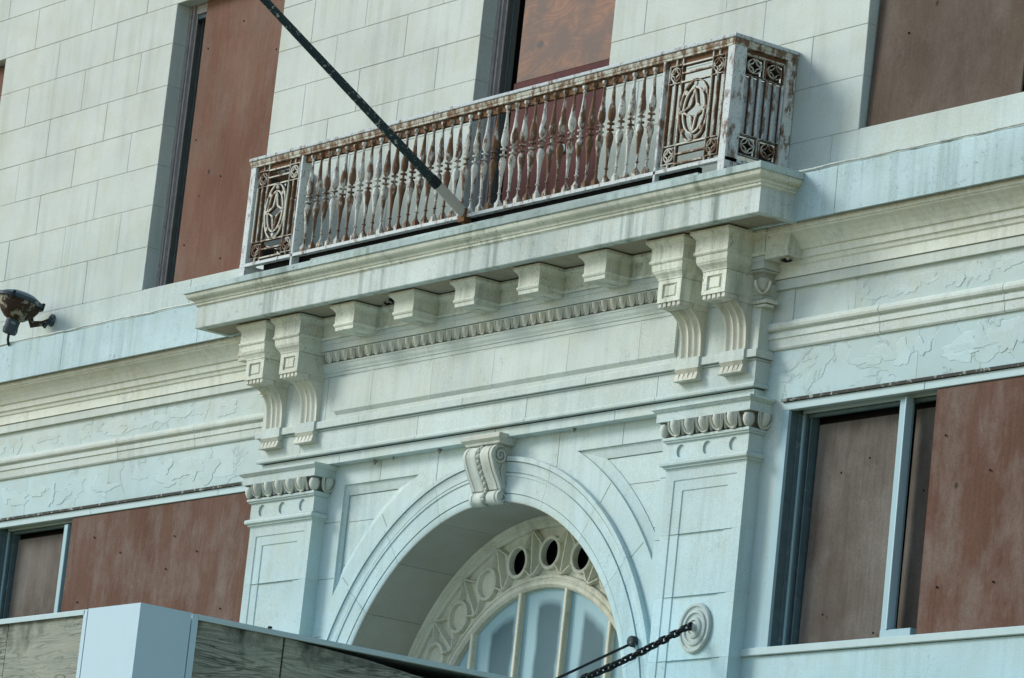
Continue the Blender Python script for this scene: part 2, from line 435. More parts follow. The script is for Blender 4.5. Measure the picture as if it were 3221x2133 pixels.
# ================================================================= SETTING
mb = MB(); mb.add([(-400, -400, -.004), (400, -400, -.004), (400, 400, -.004), (-400, 400, -.004)], [(0, 1, 2, 3)])
g = mb.build('ground', M_GROUND, fix=False); g['kind'] = 'structure'
mb = MB(); mb.box(-200, 200, -9.0, 0.05, -.002, .12)
g = mb.build('pavement', M_GROUND); g['kind'] = 'structure'
mb = MB(); mb.add([(-200, -21, .004), (200, -21, .004), (200, -9.0, .004), (-200, -9.0, .004)], [(0, 1, 2, 3)])
g = mb.build('road', M_ROAD, fix=False); g['kind'] = 'structure'

# ================================================================= BUILDING
B = thing('building', 'cream stone classical facade with an arched entrance, boarded windows and a bracketed balcony', 'building')
YU = .04                                             # face of the upper ashlar wall
ZC = [11.82, 12.32, 12.80, 13.265, 13.725, 14.18, 14.67, 15.13, 15.63, 16.12, 16.6]
WIN = [(-13.4, -11.14), (-7.24, -4.96), (-1.14, 1.11), (4.98, 7.24), (11.1, 13.36)]

# --- cores behind the ashlar
mb = MB()
edges = [-16.0] + [e for w in WIN for e in w] + [16.0]
for a, b in zip(edges[::2], edges[1::2]): mb.box(a + (.012 if a > -16 else 0), b - (.012 if b < 16 else 0), YU + .007, .9, 11.0, 16.6)
for a, b in WIN: mb.box(a - .012, b + .012, YU + .007, .9, 15.142, 16.6)
mb.build('mortar_core', M_JOINT, B)
mb = MB(); mb.box(-16, 16, .03, 9.0, 16.61, 23.0); mb.box(-16, 16, .95, 9.0, 0, 16.60)
mb.build('wall', M_ASH, B)

# --- ashlar blocks
def joints_for(lo, hi, xs): return [lo] + [x for x in xs if lo + .2 < x < hi - .2] + [hi]
PIERS = list(zip(edges[::2], edges[1::2]))
XA = {1: [-9.88, -9.15, -7.91 - .0], 2: [-3.30, -1.87], 3: [1.63, 2.9, 4.22]}
J_A = [-15.2, -14.1, -12.9, -11.9, -10.45, -9.15, -7.91, -6.1, -4.33, -3.30, -1.87, 0.0, 1.63, 2.88, 4.22, 5.6, 6.6, 7.9, 9.2, 10.4, 12, 13, 14.5]
J_B = [-14.6, -13.6, -12.4, -11.2, -9.84, -8.54, -6.9, -5.6, -3.81, -2.50, -.9, .7, 2.28, 3.48, 6.1, 7.6, 8.6, 9.8, 11.2, 12.4, 13.8, 15.1]
G = .0015
def block(x0, x1, z0, z1, y0=None, y1=.29, mat=None, name='stone_block'):
    y = YU if y0 is None else y0
    mb = MB(); d = random.uniform(-.0018, .0018)
    mb.bbox(x0 + G, x1 - G, y + d, y1, z0 + G, z1 - G, .0045)
    return mb.build(name, mat or M_ASH, B, fix=False)
for ci in range(len(ZC) - 1):
    z0, z1 = ZC[ci], ZC[ci + 1]
    J = J_A if ci % 2 == 1 else J_B
    J = J_B if ci in (0, 2, 4, 6, 8) else J_A
    if z0 < 15.1:
        for a, b in PIERS:
            q = joints_for(max(a, -16), min(b, 16), J)
            for x0, x1 in zip(q, q[1:]): block(x0, x1, z0, z1)
    else:
        q = joints_for(-16, 16, J)
        for x0, x1 in zip(q, q[1:]): block(x0, x1, z0, z1)
# base course under the upper windows
q = joints_for(-16, 16, [-13, -9.6, -6.2, -3.0, -1.14, 1.11, 3.4, 4.62, 8.1, 11.5])
for x0, x1 in zip(q, q[1:]):
    if x0 >= -1.2 and x1 <= 1.2: continue
    block(x0, x1, 11.36, 11.82, YU - .004)

# --- flank walls (lower storey)
for sx in (-1, 1):
    def bx(x0, x1, z0, z1, y0=0.0, y1=.9, mat=M_STONE, name='wall_panel'):
        m = MB(); m.box(min(sx * x0, sx * x1), max(sx * x0, sx * x1), y0, y1, z0, z1); return m.build(name, mat, B, fix=False)
    bx(4.0, 4.33, 7.13, 9.43)
    bx(9.9, 16, 7.13, 9.43)
    bx(4.0, 16, 0, 7.13)
    xs = [4.0, 6.1, 8.2, 10.4, 12.6, 16] if sx > 0 else [4.0, 4.75, 7.4, 9.2, 11.4, 16]
    for x0, x1 in zip(xs, xs[1:]): bx(x0 + .002, x1 - .002, 9.43, 10.0, mat=M_FRIEZE, name='frieze_stone')
    bx(4.0, 16, 9.434, 10.9, .012, .9, M_JOINT, 'mortar_joint')
    xs = [4.0, 5.2, 7.9, 10.9, 16]
    for x0, x1 in zip(xs, xs[1:]): bx(x0 + .002, x1 - .002, 10.004, 10.95, -.001, .9, M_FRIEZE, 'frieze_stone')

# skins of flaking paint left standing on the friezes, each an irregular plate a few millimetres thick
def flake(cx, cz, rx, rz, y, th):
    n = 22; ph = [random.uniform(0, 6.28) for _ in range(4)]; pts = []
    for k in range(n):
        a = 2 * PI * k / n; r = 1 + .28 * math.sin(2 * a + ph[0]) + .22 * math.sin(3 * a + ph[1]) + .14 * math.sin(5 * a + ph[2]) + .10 * math.sin(8 * a + ph[3]) + random.uniform(-.07, .07)
        pts.append((cx + rx * r * math.cos(a), cz + rz * r * math.sin(a)))
    th *= .7; m = MB(); m.prism(pts, lambda p: (p[0], y - th, p[1]), lambda p: (cx + (p[0] - cx) * (1 + .012 / rx), y + .004, cz + (p[1] - cz) * (1 + .012 / rz))); return m.build('paint_flake', M_FLAKE, B)
for sx in (-1, 1):
    for k in range(26):
        u = random.uniform(.9, 4.8) if sx > 0 else random.uniform(.6, 5.8)
        rx = random.uniform(.05, .20); rz = random.uniform(.03, .085); flake(sx * (4.25 + u), random.uniform(10.24, 10.33), rx, rz, -.001, random.uniform(.003, .008))
    for k in range(30):
        u = random.uniform(.8, 4.8) if sx > 0 else random.uniform(.6, 5.8)
        rx = random.uniform(.05, .24); rz = random.uniform(.03, .12); flake(sx * (4.25 + u), random.uniform(9.56, 9.74), rx, rz, 0, random.uniform(.003, .009))
def flank_path(sx):
    return [(4.0, 0), (16.0, 0)] if sx > 0 else [(-16.0, 0), (-4.0, 0)]
CORN = [(-.03, 11.405), (.33, 11.375), (.365, 11.36), (.372, 11.34), (.372, 10.925), (.345, 10.925), (.342, 11.00), (.302, 11.00), (.300, 10.885), (.285, 10.885), (.28, 10.87), (.235, 10.85), (.19, 10.815), (.155, 10.775), (.135, 10.742), (.115, 10.74), (.11, 10.70), (.105, 10.675), (.085, 10.67), (.075, 10.635), (.058, 10.622), (.055, 10.53), (-.03, 10.53)]
CORN_TOP = CORN[:8] + [(-.03, 11.0)]
CORN_LOW = [(-.03, 10.998), (.2995, 10.998)] + CORN[8:]
FR_TOP = [(-.03, 10.524), (.040, 10.524), (.040, 10.435), (-.03, 10.435)]
ROLL = [(-.03, 10.150), (.015, 10.145), (.05, 10.135), (.068, 10.115), (.074, 10.09), (.068, 10.068), (.05, 10.055), (.03, 10.052), (.03, 10.04), (.048, 10.03), (.048, 9.985), (.035, 9.98), (.030, 9.90), (.018, 9.885), (-.03, 9.885)]
for sx in (-1, 1):
    jj = [sx * v for v in (5.25, 8.13, 10.6, 13.0)]
    run('cornice_stone', flank_path(sx), CORN_TOP, M_CORN, B, jj)
    mb = MB(); molding(mb, flank_path(sx), CORN_LOW); mb.build('bed_moulding', M_BED, B)
    mb = MB(); molding(mb, flank_path(sx), FR_TOP); mb.build('frieze_band', M_STONE, B)
    run('string_course', flank_path(sx), ROLL, M_STONE, B, [sx * v for v in (5.6, 7.2, 10.2)])
    # end strip of the frieze panel beside the centre bay
    m = MB(); x0, x1 = sorted((sx * 4.0, sx * 4.36)); m.box(x0, x1, -.012, .2, 10.15, 10.434); m.build('frieze_stile', M_STONE, B, fix=False)

# --- flashing along the cornice edge
for sx in (-1, 1):
    pts = []; x = 4.72
    while x < 15.9:
        pts.append((sx * x, -.376 + random.uniform(-.003, .003), 11.372 + random.uniform(-.006, .006))); x += .22
    mb = MB(); mb.tube(pts, .011, 6); mb.build('lead_flashing', M_SLAB, B)

# ================================================================= CENTRE BAY
CP = [(-3.925, .3), (-3.925, 0), (3.925, 0), (3.925, .3)]
mb = MB(); mb.box(-4.06, 4.06, -.14, .9, 9.60, 10.93); mb.build('bay_core', M_JOINT, B, fix=False)
# architrave: lower fascia, bead, upper fascia, ledge
LOWF = [(-.1, 9.531), (.128, 9.531), (.120, 9.522), (.120, 9.443), (-.1, 9.443)]
UPF = [(-.1, 9.784), (.155, 9.782), (.155, 9.585), (.168, 9.58), (.176, 9.566), (.172, 9.548), (.160, 9.546), (.105, 9.546), (.105, 9.532), (-.1, 9.532)]
LEDGE = [(-.1, 9.885), (.195, 9.880), (.202, 9.870), (.202, 9.808), (.192, 9.806), (.11, 9.806), (.11, 9.798), (.172, 9.798), (.16, 9.786), (-.1, 9.786)]
run('architrave_stone', CP, LOWF, M_STONE, B, [-2.6, .1, 2.0])
run('architrave_stone', CP, UPF, M_STONE, B, [-3.3, -1.2, .62, 2.66])
run('ledge_stone', CP, LEDGE, M_STONE, B, [-2.2, -.4, 1.6])
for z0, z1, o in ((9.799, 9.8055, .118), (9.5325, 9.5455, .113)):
    mb = MB(); molding(mb, CP, [(-.05, z1), (o, z1), (o, z0), (-.05, z0)]); mb.build('shade_dirt_strip', M_SHADE_DIRT, B)  # dark strips paint shade, with some joint dirt, into the moulding grooves
# frieze wall
FRZ = [(-.1, 10.34), (.155, 10.34), (.155, 9.889), (-.1, 9.889)]
run('frieze_stone', CP, FRZ, M_STONE, B, [-2.9, 2.9])
# raised central panel
PF = [(-.001, 10.312), (.022, 10.312), (.030, 10.304), (.030, 9.968), (.0, 9.932), (-.001, 9.932)]
xs = [-2.70, -2.05, -1.0, .04, 1.25, 2.36, 2.90]
for i, (a, b) in enumerate(zip(xs, xs[1:])):
    mb = MB(); molding(mb, [(a + (.002 if i else 0), -.156), (b - .002, -.156)], PF); mb.build('panel_stone', M_STONE, B)
# cyma + egg-and-dart bed + bands + upper wall
MID = [(-.1, 10.585), (.245, 10.585), (.240, 10.578), (.195, 10.574), (.180, 10.52), (.170, 10.485), (.20, 10.478), (.20, 10.462), (.192, 10.455), (.185, 10.425), (.170, 10.40), (.168, 10.385), (.158, 10.38), (.155, 10.345), (-.1, 10.345)]
BAND = [(-.1, 10.698), (.272, 10.698), (.272, 10.655), (.262, 10.652), (.258, 10.592), (-.1, 10.592)]
UPW = [(-.1, 10.925), (.325, 10.925), (.325, 10.90), (.31, 10.89), (.295, 10.87), (.280, 10.862), (.272, 10.855), (.272, 10.738), (.284, 10.735), (.288, 10.72), (.284, 10.706), (.272, 10.702), (-.1, 10.702)]
mb = MB(); molding(mb, CP, MID); mb.build('cyma_moulding', M_STONE, B)
mb = MB(); molding(mb, CP, BAND); mb.build('frieze_band', M_STONE, B)
run('frieze_stone', CP, UPW, M_TRIM, B, [-1.55, .52, 1.6])
# blocks flanking the bay
for sx in (-1, 1):
    p = [(sx * 4.23, .3), (sx * 4.23, 0), (sx * 4.49, 0), (sx * 4.49, .3)]
    if sx < 0: p = [(-4.49, .3), (-4.49, 0), (-4.23, 0), (-4.23, .3)]
    mb = MB(); pr = [(-.02, 10.922), (.272, 10.922), (.272, 10.738), (.28, 10.735), (.284, 10.72), (.275, 10.704), (.27, 10.70), (.27, 10.665), (-.02, 10.665)]
    pr = [(o if o < 0 else o, z) for o, z in pr]
    x0, x1 = (4.205, 4.53) if sx > 0 else (-4.53, -4.205)
    rows = [[(x0, -max(o, -.2), z) for o, z in pr], [(x1, -max(o, -.2), z) for o, z in pr]]
    n = len(pr); mb.add(rows[0] + rows[1], [list(range(n)), list(range(n, 2 * n))[::-1]] + [(i, (i + 1) % n, n + (i + 1) % n, n + i) for i in range(n)])
    mb.build('cornice_block', M_TRIM, B)
    # carved corner boss
    mb = MB()
    mb.lathe([(.012, .075), (.04, .07), (.065, .045), (.075, 0.0), (.065, -.04), (.04, -.065), (.012, -.075)], (sx * 4.075, -.145, 10.47), 14)
    mb.build('carved_boss', M_CARVE, B)
    mb = MB()
    mb.tube([(sx * 4.085 - .105 * math.cos(a), -.165, 10.49 - .105 * math.sin(a)) for a in [PI * i / 10 for i in range(11)]], .012, 6)
    mb.tube([(sx * 4.095, -.155 + .105 * math.cos(a), 10.49 - .105 * math.sin(a)) for a in [PI * i / 10 for i in range(11)]], .012, 6)
    mb.box(sx * 4.085 - .10, sx * 4.085 + .10, -.185, -.06, 10.295, 10.325); mb.box(sx * 4.085 - .08, sx * 4.085 + .08, -.175, -.08, 10.265, 10.285)
    mb.build('boss_collar', M_CARVE, B)

# egg and dart enrichment
def egg_mesh(w, h, dep, name):
    m = MB(); rows = []
    for i in range(9):
        t = i / 8; zz = h * (.5 - t); rr = w * .235 * (math.sin(PI * min(1, .26 + t * .74)) ** .55) * (1.0 if t < 1 else .2)
        yy = -dep * (.55 - .60 * t * t)
        rows.append([(rr * math.cos(a), yy - rr * .75 * math.sin(a), zz) for a in [PI * k / 6 for k in range(7)]])
    m.grid(rows)
    sh = []
    for k in range(13):
        a = PI * k / 12; x = w * .35 * math.cos(a); z = -h * .52 * math.sin(a) ** .8 if 0 < k < 12 else 0
        zz = h * .42 + z * 1.75 if k not in (0, 12) else h * .5
        t = (.5 - zz / h); sh.append((x, -dep * (.55 - .60 * t * t) - w * .06, zz))
    m.tube(sh, w * .045, 5)
    m.tube([(p_[0] * 1.24, p_[1] + .004, p_[2] - h * .02) for p_ in sh], w * .032, 5)
    m.add([(w * .5 - w * .05, -dep * .6, h * .5), (w * .5 + w * .05, -dep * .6, h * .5), (w * .5, -dep * .75, h * .45), (w * .5, -dep * .02 - w * .1, -h * .5),
           (w * .5 - w * .03, dep * .1, -h * .42), (w * .5 + w * .03, dep * .1, -h * .42)],
          [(0, 2, 3, 4), (2, 1, 5, 3), (0, 1, 2)])
    return m
m = MB(); molding(m, CP, [(.10, 10.572), (.198, 10.572), (.184, 10.522), (.174, 10.487), (.10, 10.487)]); m.build('egg_shade_bed', M_EGG_SHADE, B)  # added darker strip, painted shade between the eggs
E0 = egg_mesh(.1405, .10, .045, 'egg').build('egg_and_dart', M_CARVE, B, (-2.84, -.205, 10.533))
for k in range(1, 41): copy_to(E0, B, (-2.84 + .1405 * k, -.205, 10.533))

# --- modillions under the slab
def corbel_body(name, par, cx):
    m = MB(); pth = [(-.14, -.2), (-.14, -.55), (.14, -.55), (.14, -.2)]
    pr = [(-.13, 10.926), (.075, 10.926), (.075, 10.90), (.06, 10.888), (.04, 10.868), (.032, 10.855), (.028, 10.845), (.028, 10.742), (.036, 10.738), (.038, 10.724), (.030, 10.708), (.022, 10.703), (.020, 10.668), (-.13, 10.668)]
    molding(m, pth, pr)
    return m.build(name, M_TRIM, par, (cx, 0, 0))
md = corbel_body('modillion', B, -2.085)
for cx in (-1.04, 0, 1.045, 2.085): copy_to(md, B, (cx, 0, 0))

# --- paired console brackets
def make_bracket(cx):
    b = part('bracket', B); b.location = (cx, 0, 0)
    m = MB()
    molding(m, [(-.172, -.2), (-.172, -.50), (.172, -.50), (.172, -.2)],
            [(-.12, 10.925), (.108, 10.925), (.108, 10.90), (.095, 10.888), (.078, 10.868), (.068, 10.858), (.064, 10.848), (.064, 10.738), (.072, 10.734), (.074, 10.72), (.066, 10.706), (.056, 10.70), (.052, 10.66), (.050, 10.64), (.046, 10.636), (.040, 10.62), (.022, 10.60), (.006, 10.575), (.004, 10.562), (-.12, 10.562)])
    m.build('bracket_cap', M_TRIM, b)
    # block with a framed panel on its face
    m = MB()
    outer = [(-.168, 10.559), (-.168, 10.352), (.168, 10.352), (.168, 10.559)]; hole = [(-.105, 10.522), (-.105, 10.388), (.105, 10.388), (.105, 10.522)]
    plate(m, outer, [hole], -.50, -.482)
    m.add([(x, -.482, z) for x, z in hole], [(0, 1, 2, 3)])
    i2 = [(-.080, 10.505), (-.080, 10.405), (.080, 10.405), (.080, 10.505)]
    m.add([(x, -.4815, z) for x, z in i2] + [(x, -.494, z) for x, z in [(-.07, 10.497), (-.07, 10.413), (.07, 10.413), (.07, 10.497)]], [(0, 1, 5, 4), (1, 2, 6, 5), (2, 3, 7, 6), (3, 0, 4, 7), (4, 5, 6, 7)])
    m.add([(x, y, z) for y in (-.50, -.15) for x, z in outer], [(0, 1, 5, 4), (1, 2, 6, 5), (2, 3, 7, 6), (3, 0, 4, 7)])
    m.build('bracket_block', M_TRIM, b)
    # row of pegs under the block
    m = MB(); m.box(-.150, .150, -.475, -.36, 10.306, 10.335)
    for k in range(5): xx = -.1365 + .06825 * k; m.box(xx - .022, xx + .022, -.488, -.35, 10.312, 10.351)
    m.build('peg_row', M_CARVE, b)
    # scroll, fluted
    cv = [(.462, 10.312), (.42, 10.310), (.37, 10.300), (.325, 10.280), (.285, 10.250), (.252, 10.212), (.228, 10.165), (.212, 10.11), (.203, 10.04), (.198, 9.96), (.196, 9.882)]
    m = MB(); rows = []
    xs = [-.150 + .3 * i / 30 for i in range(31)]
    for i, (o, z) in enumerate(cv):
        a = cv[max(0, i - 1)]; c = cv[min(len(cv) - 1, i + 1)]; tx, tz = c[0] - a[0], c[1] - a[1]; L = math.hypot(tx, tz); nx, nz = tz / L, -tx / L
        row = []
        for x in xs:
            u = (x + .15) / .3 * 3.4 - .2; fl = .0
            w = u - math.floor(u)
            if 0 <= u < 3 : fl = .026 * math.sin(PI * w) ** .8
            row.append((x, -(o + nx * fl), z + nz * fl))
        rows.append(row)
    m.grid(rows)
    for s_ in (-1, 1):
        e = [(s_ * .150, -o, z) for o, z in cv]; bk = [(s_ * .150, -.10, z) for o, z in cv]
        m.grid([e, bk], False)
    m.box(-.149, .149, -.45, -.1, 10.313, 10.352)
    m.build('scroll', M_CARVE, b)
    # solid side cheek (slightly proud)
    m = MB()
    m.box(-.162, .162, -.33, -.1, 10.30, 10.352)
    m.build('scroll_bed', M_CARVE, b)
    # foot standing on the ledge
    m = MB(); m.box(-.17, .17, -.222, -.1, 9.786, 9.888); m.build('foot_block', M_STONE, b, fix=False)
    m = MB(); m.add([(-.165, -.235, 9.784), (.165, -.235, 9.784), (.165, -.1, 9.784), (-.165, -.1, 9.784), (-.15, -.205, 9.745), (.15, -.205, 9.745), (.15, -.1, 9.745), (-.15, -.1, 9.745)],
                    [(0, 1, 2, 3), (7, 6, 5, 4), (0, 4, 5, 1), (1, 5, 6, 2), (3, 7, 4, 0)])
    for k in range(5):
        xx = -.136 + .068 * k
        m.add([(xx - .022, -.212, 9.746), (xx + .022, -.212, 9.746), (xx + .022, -.1, 9.746), (xx - .022, -.1, 9.746), (xx - .031, -.232, 9.688), (xx + .031, -.232, 9.688), (xx + .031, -.1, 9.688), (xx - .031, -.1, 9.688)],
              [(0, 1, 2, 3), (7, 6, 5, 4), (0, 4, 5, 1), (1, 5, 6, 2), (3, 7, 4, 0)])
    m.box(-.17, .17, -.238, -.1, 9.676, 9.687)
    m.build('foot_pegs', M_CARVE, b)
    return b
br = make_bracket(3.805)
for cx in (3.155, -3.155, -3.805): copy_tree(br, B, (cx, 0, 0))

# ================================================================= PILASTERS
for sx in (-1, 1):
    pil = part('pilaster', B); cx = sx * 3.5
    CPP = [(cx - .425, .3), (cx - .425, 0), (cx + .425, 0), (cx + .425, .3)]
    zj = [0, 1.2, 2.4, 3.6, 4.8, 5.96, 6.54, 7.12, 7.70, 8.275, 8.868]
    def fr(z0, z1): # course of the shaft, with the recessed panel cut in the top courses
        m = MB()
        if z1 < 5: m.box(cx - .58, cx + .58, -.155, .1, z0 + .002, z1 - .002); return m.build('shaft_stone', M_STONE, pil, fix=False)
        top = z1 > 8.5; zt = 8.775 if top else z1 - .0006; z0 += .0006; z1 -= .0006
        x0, x1, a, b = cx - .58, cx + .58, cx - .455, cx + .455
        F, D1, D2 = -.155, -.146, -.137
        i0, i1 = cx - .445, cx + .445; k0, k1 = cx - .33, cx + .33; l0, l1 = cx - .322, cx + .322
        def q(xa, ya, xb, yb, za, zb): m.add([(xa, ya, za), (xb, yb, za), (xb, yb, zb), (xa, ya, zb)], [(0, 1, 2, 3)])
        q(x0, .1, x0, F, z0, z1); q(x1, F, x1, .1, z0, z1)
        q(x0, F, a, F, z0, zt); q(b, F, x1, F, z0, zt)
        t1, t2, t3 = (zt - .010, zt - .098, zt - .106) if top else (zt, zt, zt)
        m.add([(a, F, z0), (i0, D1, z0), (i0, D1, t1), (a, F, zt)], [(0, 1, 2, 3)]); m.add([(i1, D1, z0), (b, F, z0), (b, F, zt), (i1, D1, t1)], [(0, 1, 2, 3)])
        m.add([(i0, D1, z0), (k0, D1, z0), (k0, D1, t2), (i0, D1, t1)], [(0, 1, 2, 3)]); m.add([(k1, D1, z0), (i1, D1, z0), (i1, D1, t1), (k1, D1, t2)], [(0, 1, 2, 3)])
        m.add([(k0, D1, z0), (l0, D2, z0), (l0, D2, t3), (k0, D1, t2)], [(0, 1, 2, 3)]); m.add([(l1, D2, z0), (k1, D1, z0), (k1, D1, t2), (l1, D2, t3)], [(0, 1, 2, 3)])
        q(l0, D2, l1, D2, z0, t3)
        if top:
            q(x0, F, x1, F, zt, z1)
            m.add([(a, F, zt), (i0, D1, t1), (i1, D1, t1), (b, F, zt)], [(0, 1, 2, 3)])
            m.add([(i0, D1, t1), (k0, D1, t2), (k1, D1, t2), (i1, D1, t1)], [(0, 1, 2, 3)])
            m.add([(k0, D1, t2), (l0, D2, t3), (l1, D2, t3), (k1, D1, t2)], [(0, 1, 2, 3)])
        m.add([(x0, F, z0), (x1, F, z0), (x1, .1, z0), (x0, .1, z0), (x0, F, z1), (x1, F, z1), (x1, .1, z1), (x0, .1, z1)], [(0, 1, 2, 3), (4, 5, 6, 7)])
        return m.build('shaft_stone', M_STONE, pil)
    for z0, z1 in zip(zj, zj[1:]): fr(z0, z1)
    m = MB(); m.box(cx - .57, cx + .57, -.131, .2, .01, 8.86); m.build('mortar_joint', M_JOINT, pil, fix=False)
    m = MB(); molding(m, CPP, [(-.1, 8.96), (.170, 8.96), (.185, 8.955), (.204, 8.945), (.208, 8.928), (.204, 8.91), (.19, 8.902), (.178, 8.90), (.178, 8.885), (.160, 8.882), (.158, 8.868), (-.1, 8.868)]); m.build('astragal', M_STONE, pil)
    # necking with three shallow round sinkings
    m = MB(); outer = [(cx - .592, 9.118), (cx - .592, 8.962), (cx + .592, 8.962), (cx + .592, 9.118)]
    holes = []
    for dx in (-.38, 0, .38): holes.append([(cx + dx + .062 * math.cos(2 * PI * k / 20), 9.04 + .062 * math.sin(2 * PI * k / 20)) for k in range(20)])
    plate(m, outer, holes, -.167, -.148)
    for h in holes: m.add([(x, -.148, z) for x, z in h], [list(range(20))])
    m.add([(x, y, z) for y in (-.167, .1) for x, z in outer], [(0, 1, 5, 4), (1, 2, 6, 5), (2, 3, 7, 6), (3, 0, 4, 7)])
    m.build('necking', M_STONE, pil)
    m = MB(); molding(m, CPP, [(-.1, 9.168), (.20, 9.168), (.206, 9.158), (.204, 9.142), (.19, 9.138), (.188, 9.125), (.172, 9.119), (-.1, 9.119)]); m.build('fillet', M_STONE, pil)
    m = MB(); molding(m, CPP, [(-.1, 9.305), (.23, 9.305), (.225, 9.300), (.200, 9.292), (.185, 9.215), (.165, 9.18), (.16, 9.17), (-.1, 9.17)]); m.build('echinus', M_SHADE_SOOT, pil)  # echinus coloured dark to paint the shade in the egg gaps
    eg = egg_mesh(.205, .135, .075, 'egg').build('egg', M_CARVE, pil, (cx - .41, -.205, 9.238))
    for k in range(1, 5): copy_to(eg, pil, (cx - .41 + .205 * k, -.205, 9.238))
    for s2 in (-1, 1):
        ce = MB(); ce.lathe([(.012, .066), (.042, .058), (.055, .03), (.054, -.01), (.036, -.05), (.010, -.066)], (cx + s2 * .60, -.19, 9.235), 12); ce.build('corner_egg', M_CARVE, pil)
        c2 = copy_to(eg, pil, (cx + s2 * .635, -.06, 9.238)); c2.rotation_euler = (0, 0, s2 * PI / 2)
    m = MB(); molding(m, CPP, [(-.1, 9.440), (.292, 9.440), (.292, 9.418), (.28, 9.41), (.268, 9.398), (.258, 9.392), (.252, 9.388), (.252, 9.308), (-.1, 9.308)]); m.build('abacus', M_STONE, pil)

# medallion on the right pilaster, anchor of the chain (and its twin)
for sx in (-1, 1):
    m = MB(); cx = sx * 3.56
    m.lathe([(.228, 0.0), (.228, .024), (.215, .036), (.195, .034), (.188, .022), (.165, .020), (.158, .034), (.135, .038), (.125, .024), (.10, .022), (.092, .038), (.07, .045), (.06, .032), (.035, .034), (.028, .06), (.012, .07)], (cx, -.134, 7.40), 40, 'Y')
    m.build('medallion', M_CARVE, B)

# ================================================================= ARCH
AC = (0.0, 6.38)
# wall face with recessed spandrel panels
arcp = arc(AC, 2.84, 0, 180, 64)
outer = [(-2.925, 0), (-2.925, 9.60), (2.925, 9.60), (2.925, 0), (2.84, 0)] + arcp + [(-2.84, 0)]
def spandrel(r, xr, zt):
    a1 = math.degrees(math.asin((zt - AC[1]) / r)); a0 = math.degrees(math.acos(xr / r))
    pts = arc(AC, r, a0, a1, 18); return pts + [(xr, zt)]
so = spandrel(3.14, 2.63, 9.235); si = spandrel(3.245, 2.60, 9.135)
m = MB()
mir = lambda l: [(-x, z) for x, z in l][::-1]
plate(m, outer, [so, mir(so)], 0, .2, edge_holes=False)
for A_, B_ in ((so, si), (mir(so), mir(si))):
    n = len(A_)
    cx_ = sum(p[0] for p in B_) / n; cz_ = sum(p[1] for p in B_) / n
    sh = lambda L_, k: [(cx_ + (x - cx_) * k, cz_ + (z - cz_) * k) for x, z in L_]
    lv = [(A_, 0), (A_, .022), (sh(A_, .985), .022), (B_, .050), (B_, .072), (sh(B_, .97), .072), (sh(B_, .97), .060)]
    for (La, ya), (Lb, yb) in zip(lv, lv[1:]):
        m.add([(x, ya, z) for x, z in La] + [(x, yb, z) for x, z in Lb], [(i, (i + 1) % n, n + (i + 1) % n, n + i) for i in range(n)])
    C_ = lv[-1][0]
    t3 = tessellate_polygon([[Vector((x, z, 0)) for x, z in C_]]); m.add([(x, .060, z) for x, z in C_], list(t3))
spw = m.build('spandrel_wall', M_STONE, B)
# fine ashlar joints of the spandrel wall, real grooves laid as narrow recessed strips
def groove(p0, p1, y=0.0, w=.0028):
    a = Vector((p0[0], p0[1])); b = Vector((p1[0], p1[1])); d = (b - a).normalized(); nn = Vector((-d.y, d.x)) * w
    m = MB(); q = [a + nn, b + nn, b - nn, a - nn]
    m.add([(v.x, y - .0015, v.y) for v in q] + [(v.x, y + .01, v.y) for v in q], [(0, 1, 2, 3), (0, 1, 5, 4), (1, 2, 6, 5), (2, 3, 7, 6), (3, 0, 4, 7)])
    return m.build('joint_line', M_SHADE_SOOT, B)
for s_ in (-1, 1):
    for x_, z0, z1 in ((1.0, 9.1, 9.44), (2.0, 9.235, 9.44)): groove((s_ * x_, z0), (s_ * x_, z1))
    for ang, r0, r1 in ((37.5, 2.91, 3.12), (53, 2.91, 3.13)):
        groove((s_ * r0 * math.cos(R(ang)), AC[1] + r0 * math.sin(R(ang))), (s_ * r1 * math.cos(R(ang)), AC[1] + r1 * math.sin(R(ang))))
    groove((s_ * 2.635, 8.86), (s_ * 2.92, 8.86)); groove((s_ * 2.64, 8.28), (s_ * 2.92, 8.28)); groove((s_ * 2.75, 7.69), (s_ * 2.92, 7.69))
    groove((s_ * 1.90, 8.86), (s_ * 2.57, 8.86), .060); groove((s_ * 2.36, 8.42), (s_ * 2.57, 8.42), .060)
# voussoirs
VPROF = [(2.47, .70), (2.47, -.012), (2.476, -.016), (2.540, -.016), (2.541, -.004), (2.549, -.004), (2.550, -.022), (2.712, -.024), (2.713, -.034), (2.738, -.035), (2.739, -.016), (2.752, -.016), (2.753, -.028), (2.79, -.027), (2.83, -.032), (2.845, -.040), (2.846, -.024), (2.855, -.024), (2.856, -.050), (2.900, -.050), (2.905, -.042), (2.905, .10), (2.60, .70)]
va = [0, 17.5, 37.5, 53, 70.5, 90, 109.5, 127, 142.5, 162.5, 180]
for a0, a1 in zip(va, va[1:]):
    m = MB(); n = max(4, int((a1 - a0) / 2.0)); rows = []; e = .045
    for i in range(n + 1):
        a = R(a0 + e + (a1 - a0 - 2 * e) * i / n); rows.append([(r * math.cos(a), y, AC[1] + r * math.sin(a)) for r, y in VPROF])
    m.grid(rows, True, True); m.cap(rows[0], True); m.cap(rows[-1]); m.build('voussoir', M_STONE, B)
m = MB(); rows = [[(r * math.cos(R(a)), y, AC[1] + r * math.sin(R(a))) for r, y in ((2.482, .69), (2.482, -.004), (2.545, .0), (2.56, -.010), (2.70, -.012), (2.74, -.008), (2.82, -.014), (2.82, .09), (2.60, .69))] for a in range(0, 181, 3)]
m.grid(rows, True, True); m.build('mortar_joint', M_JOINT, B)
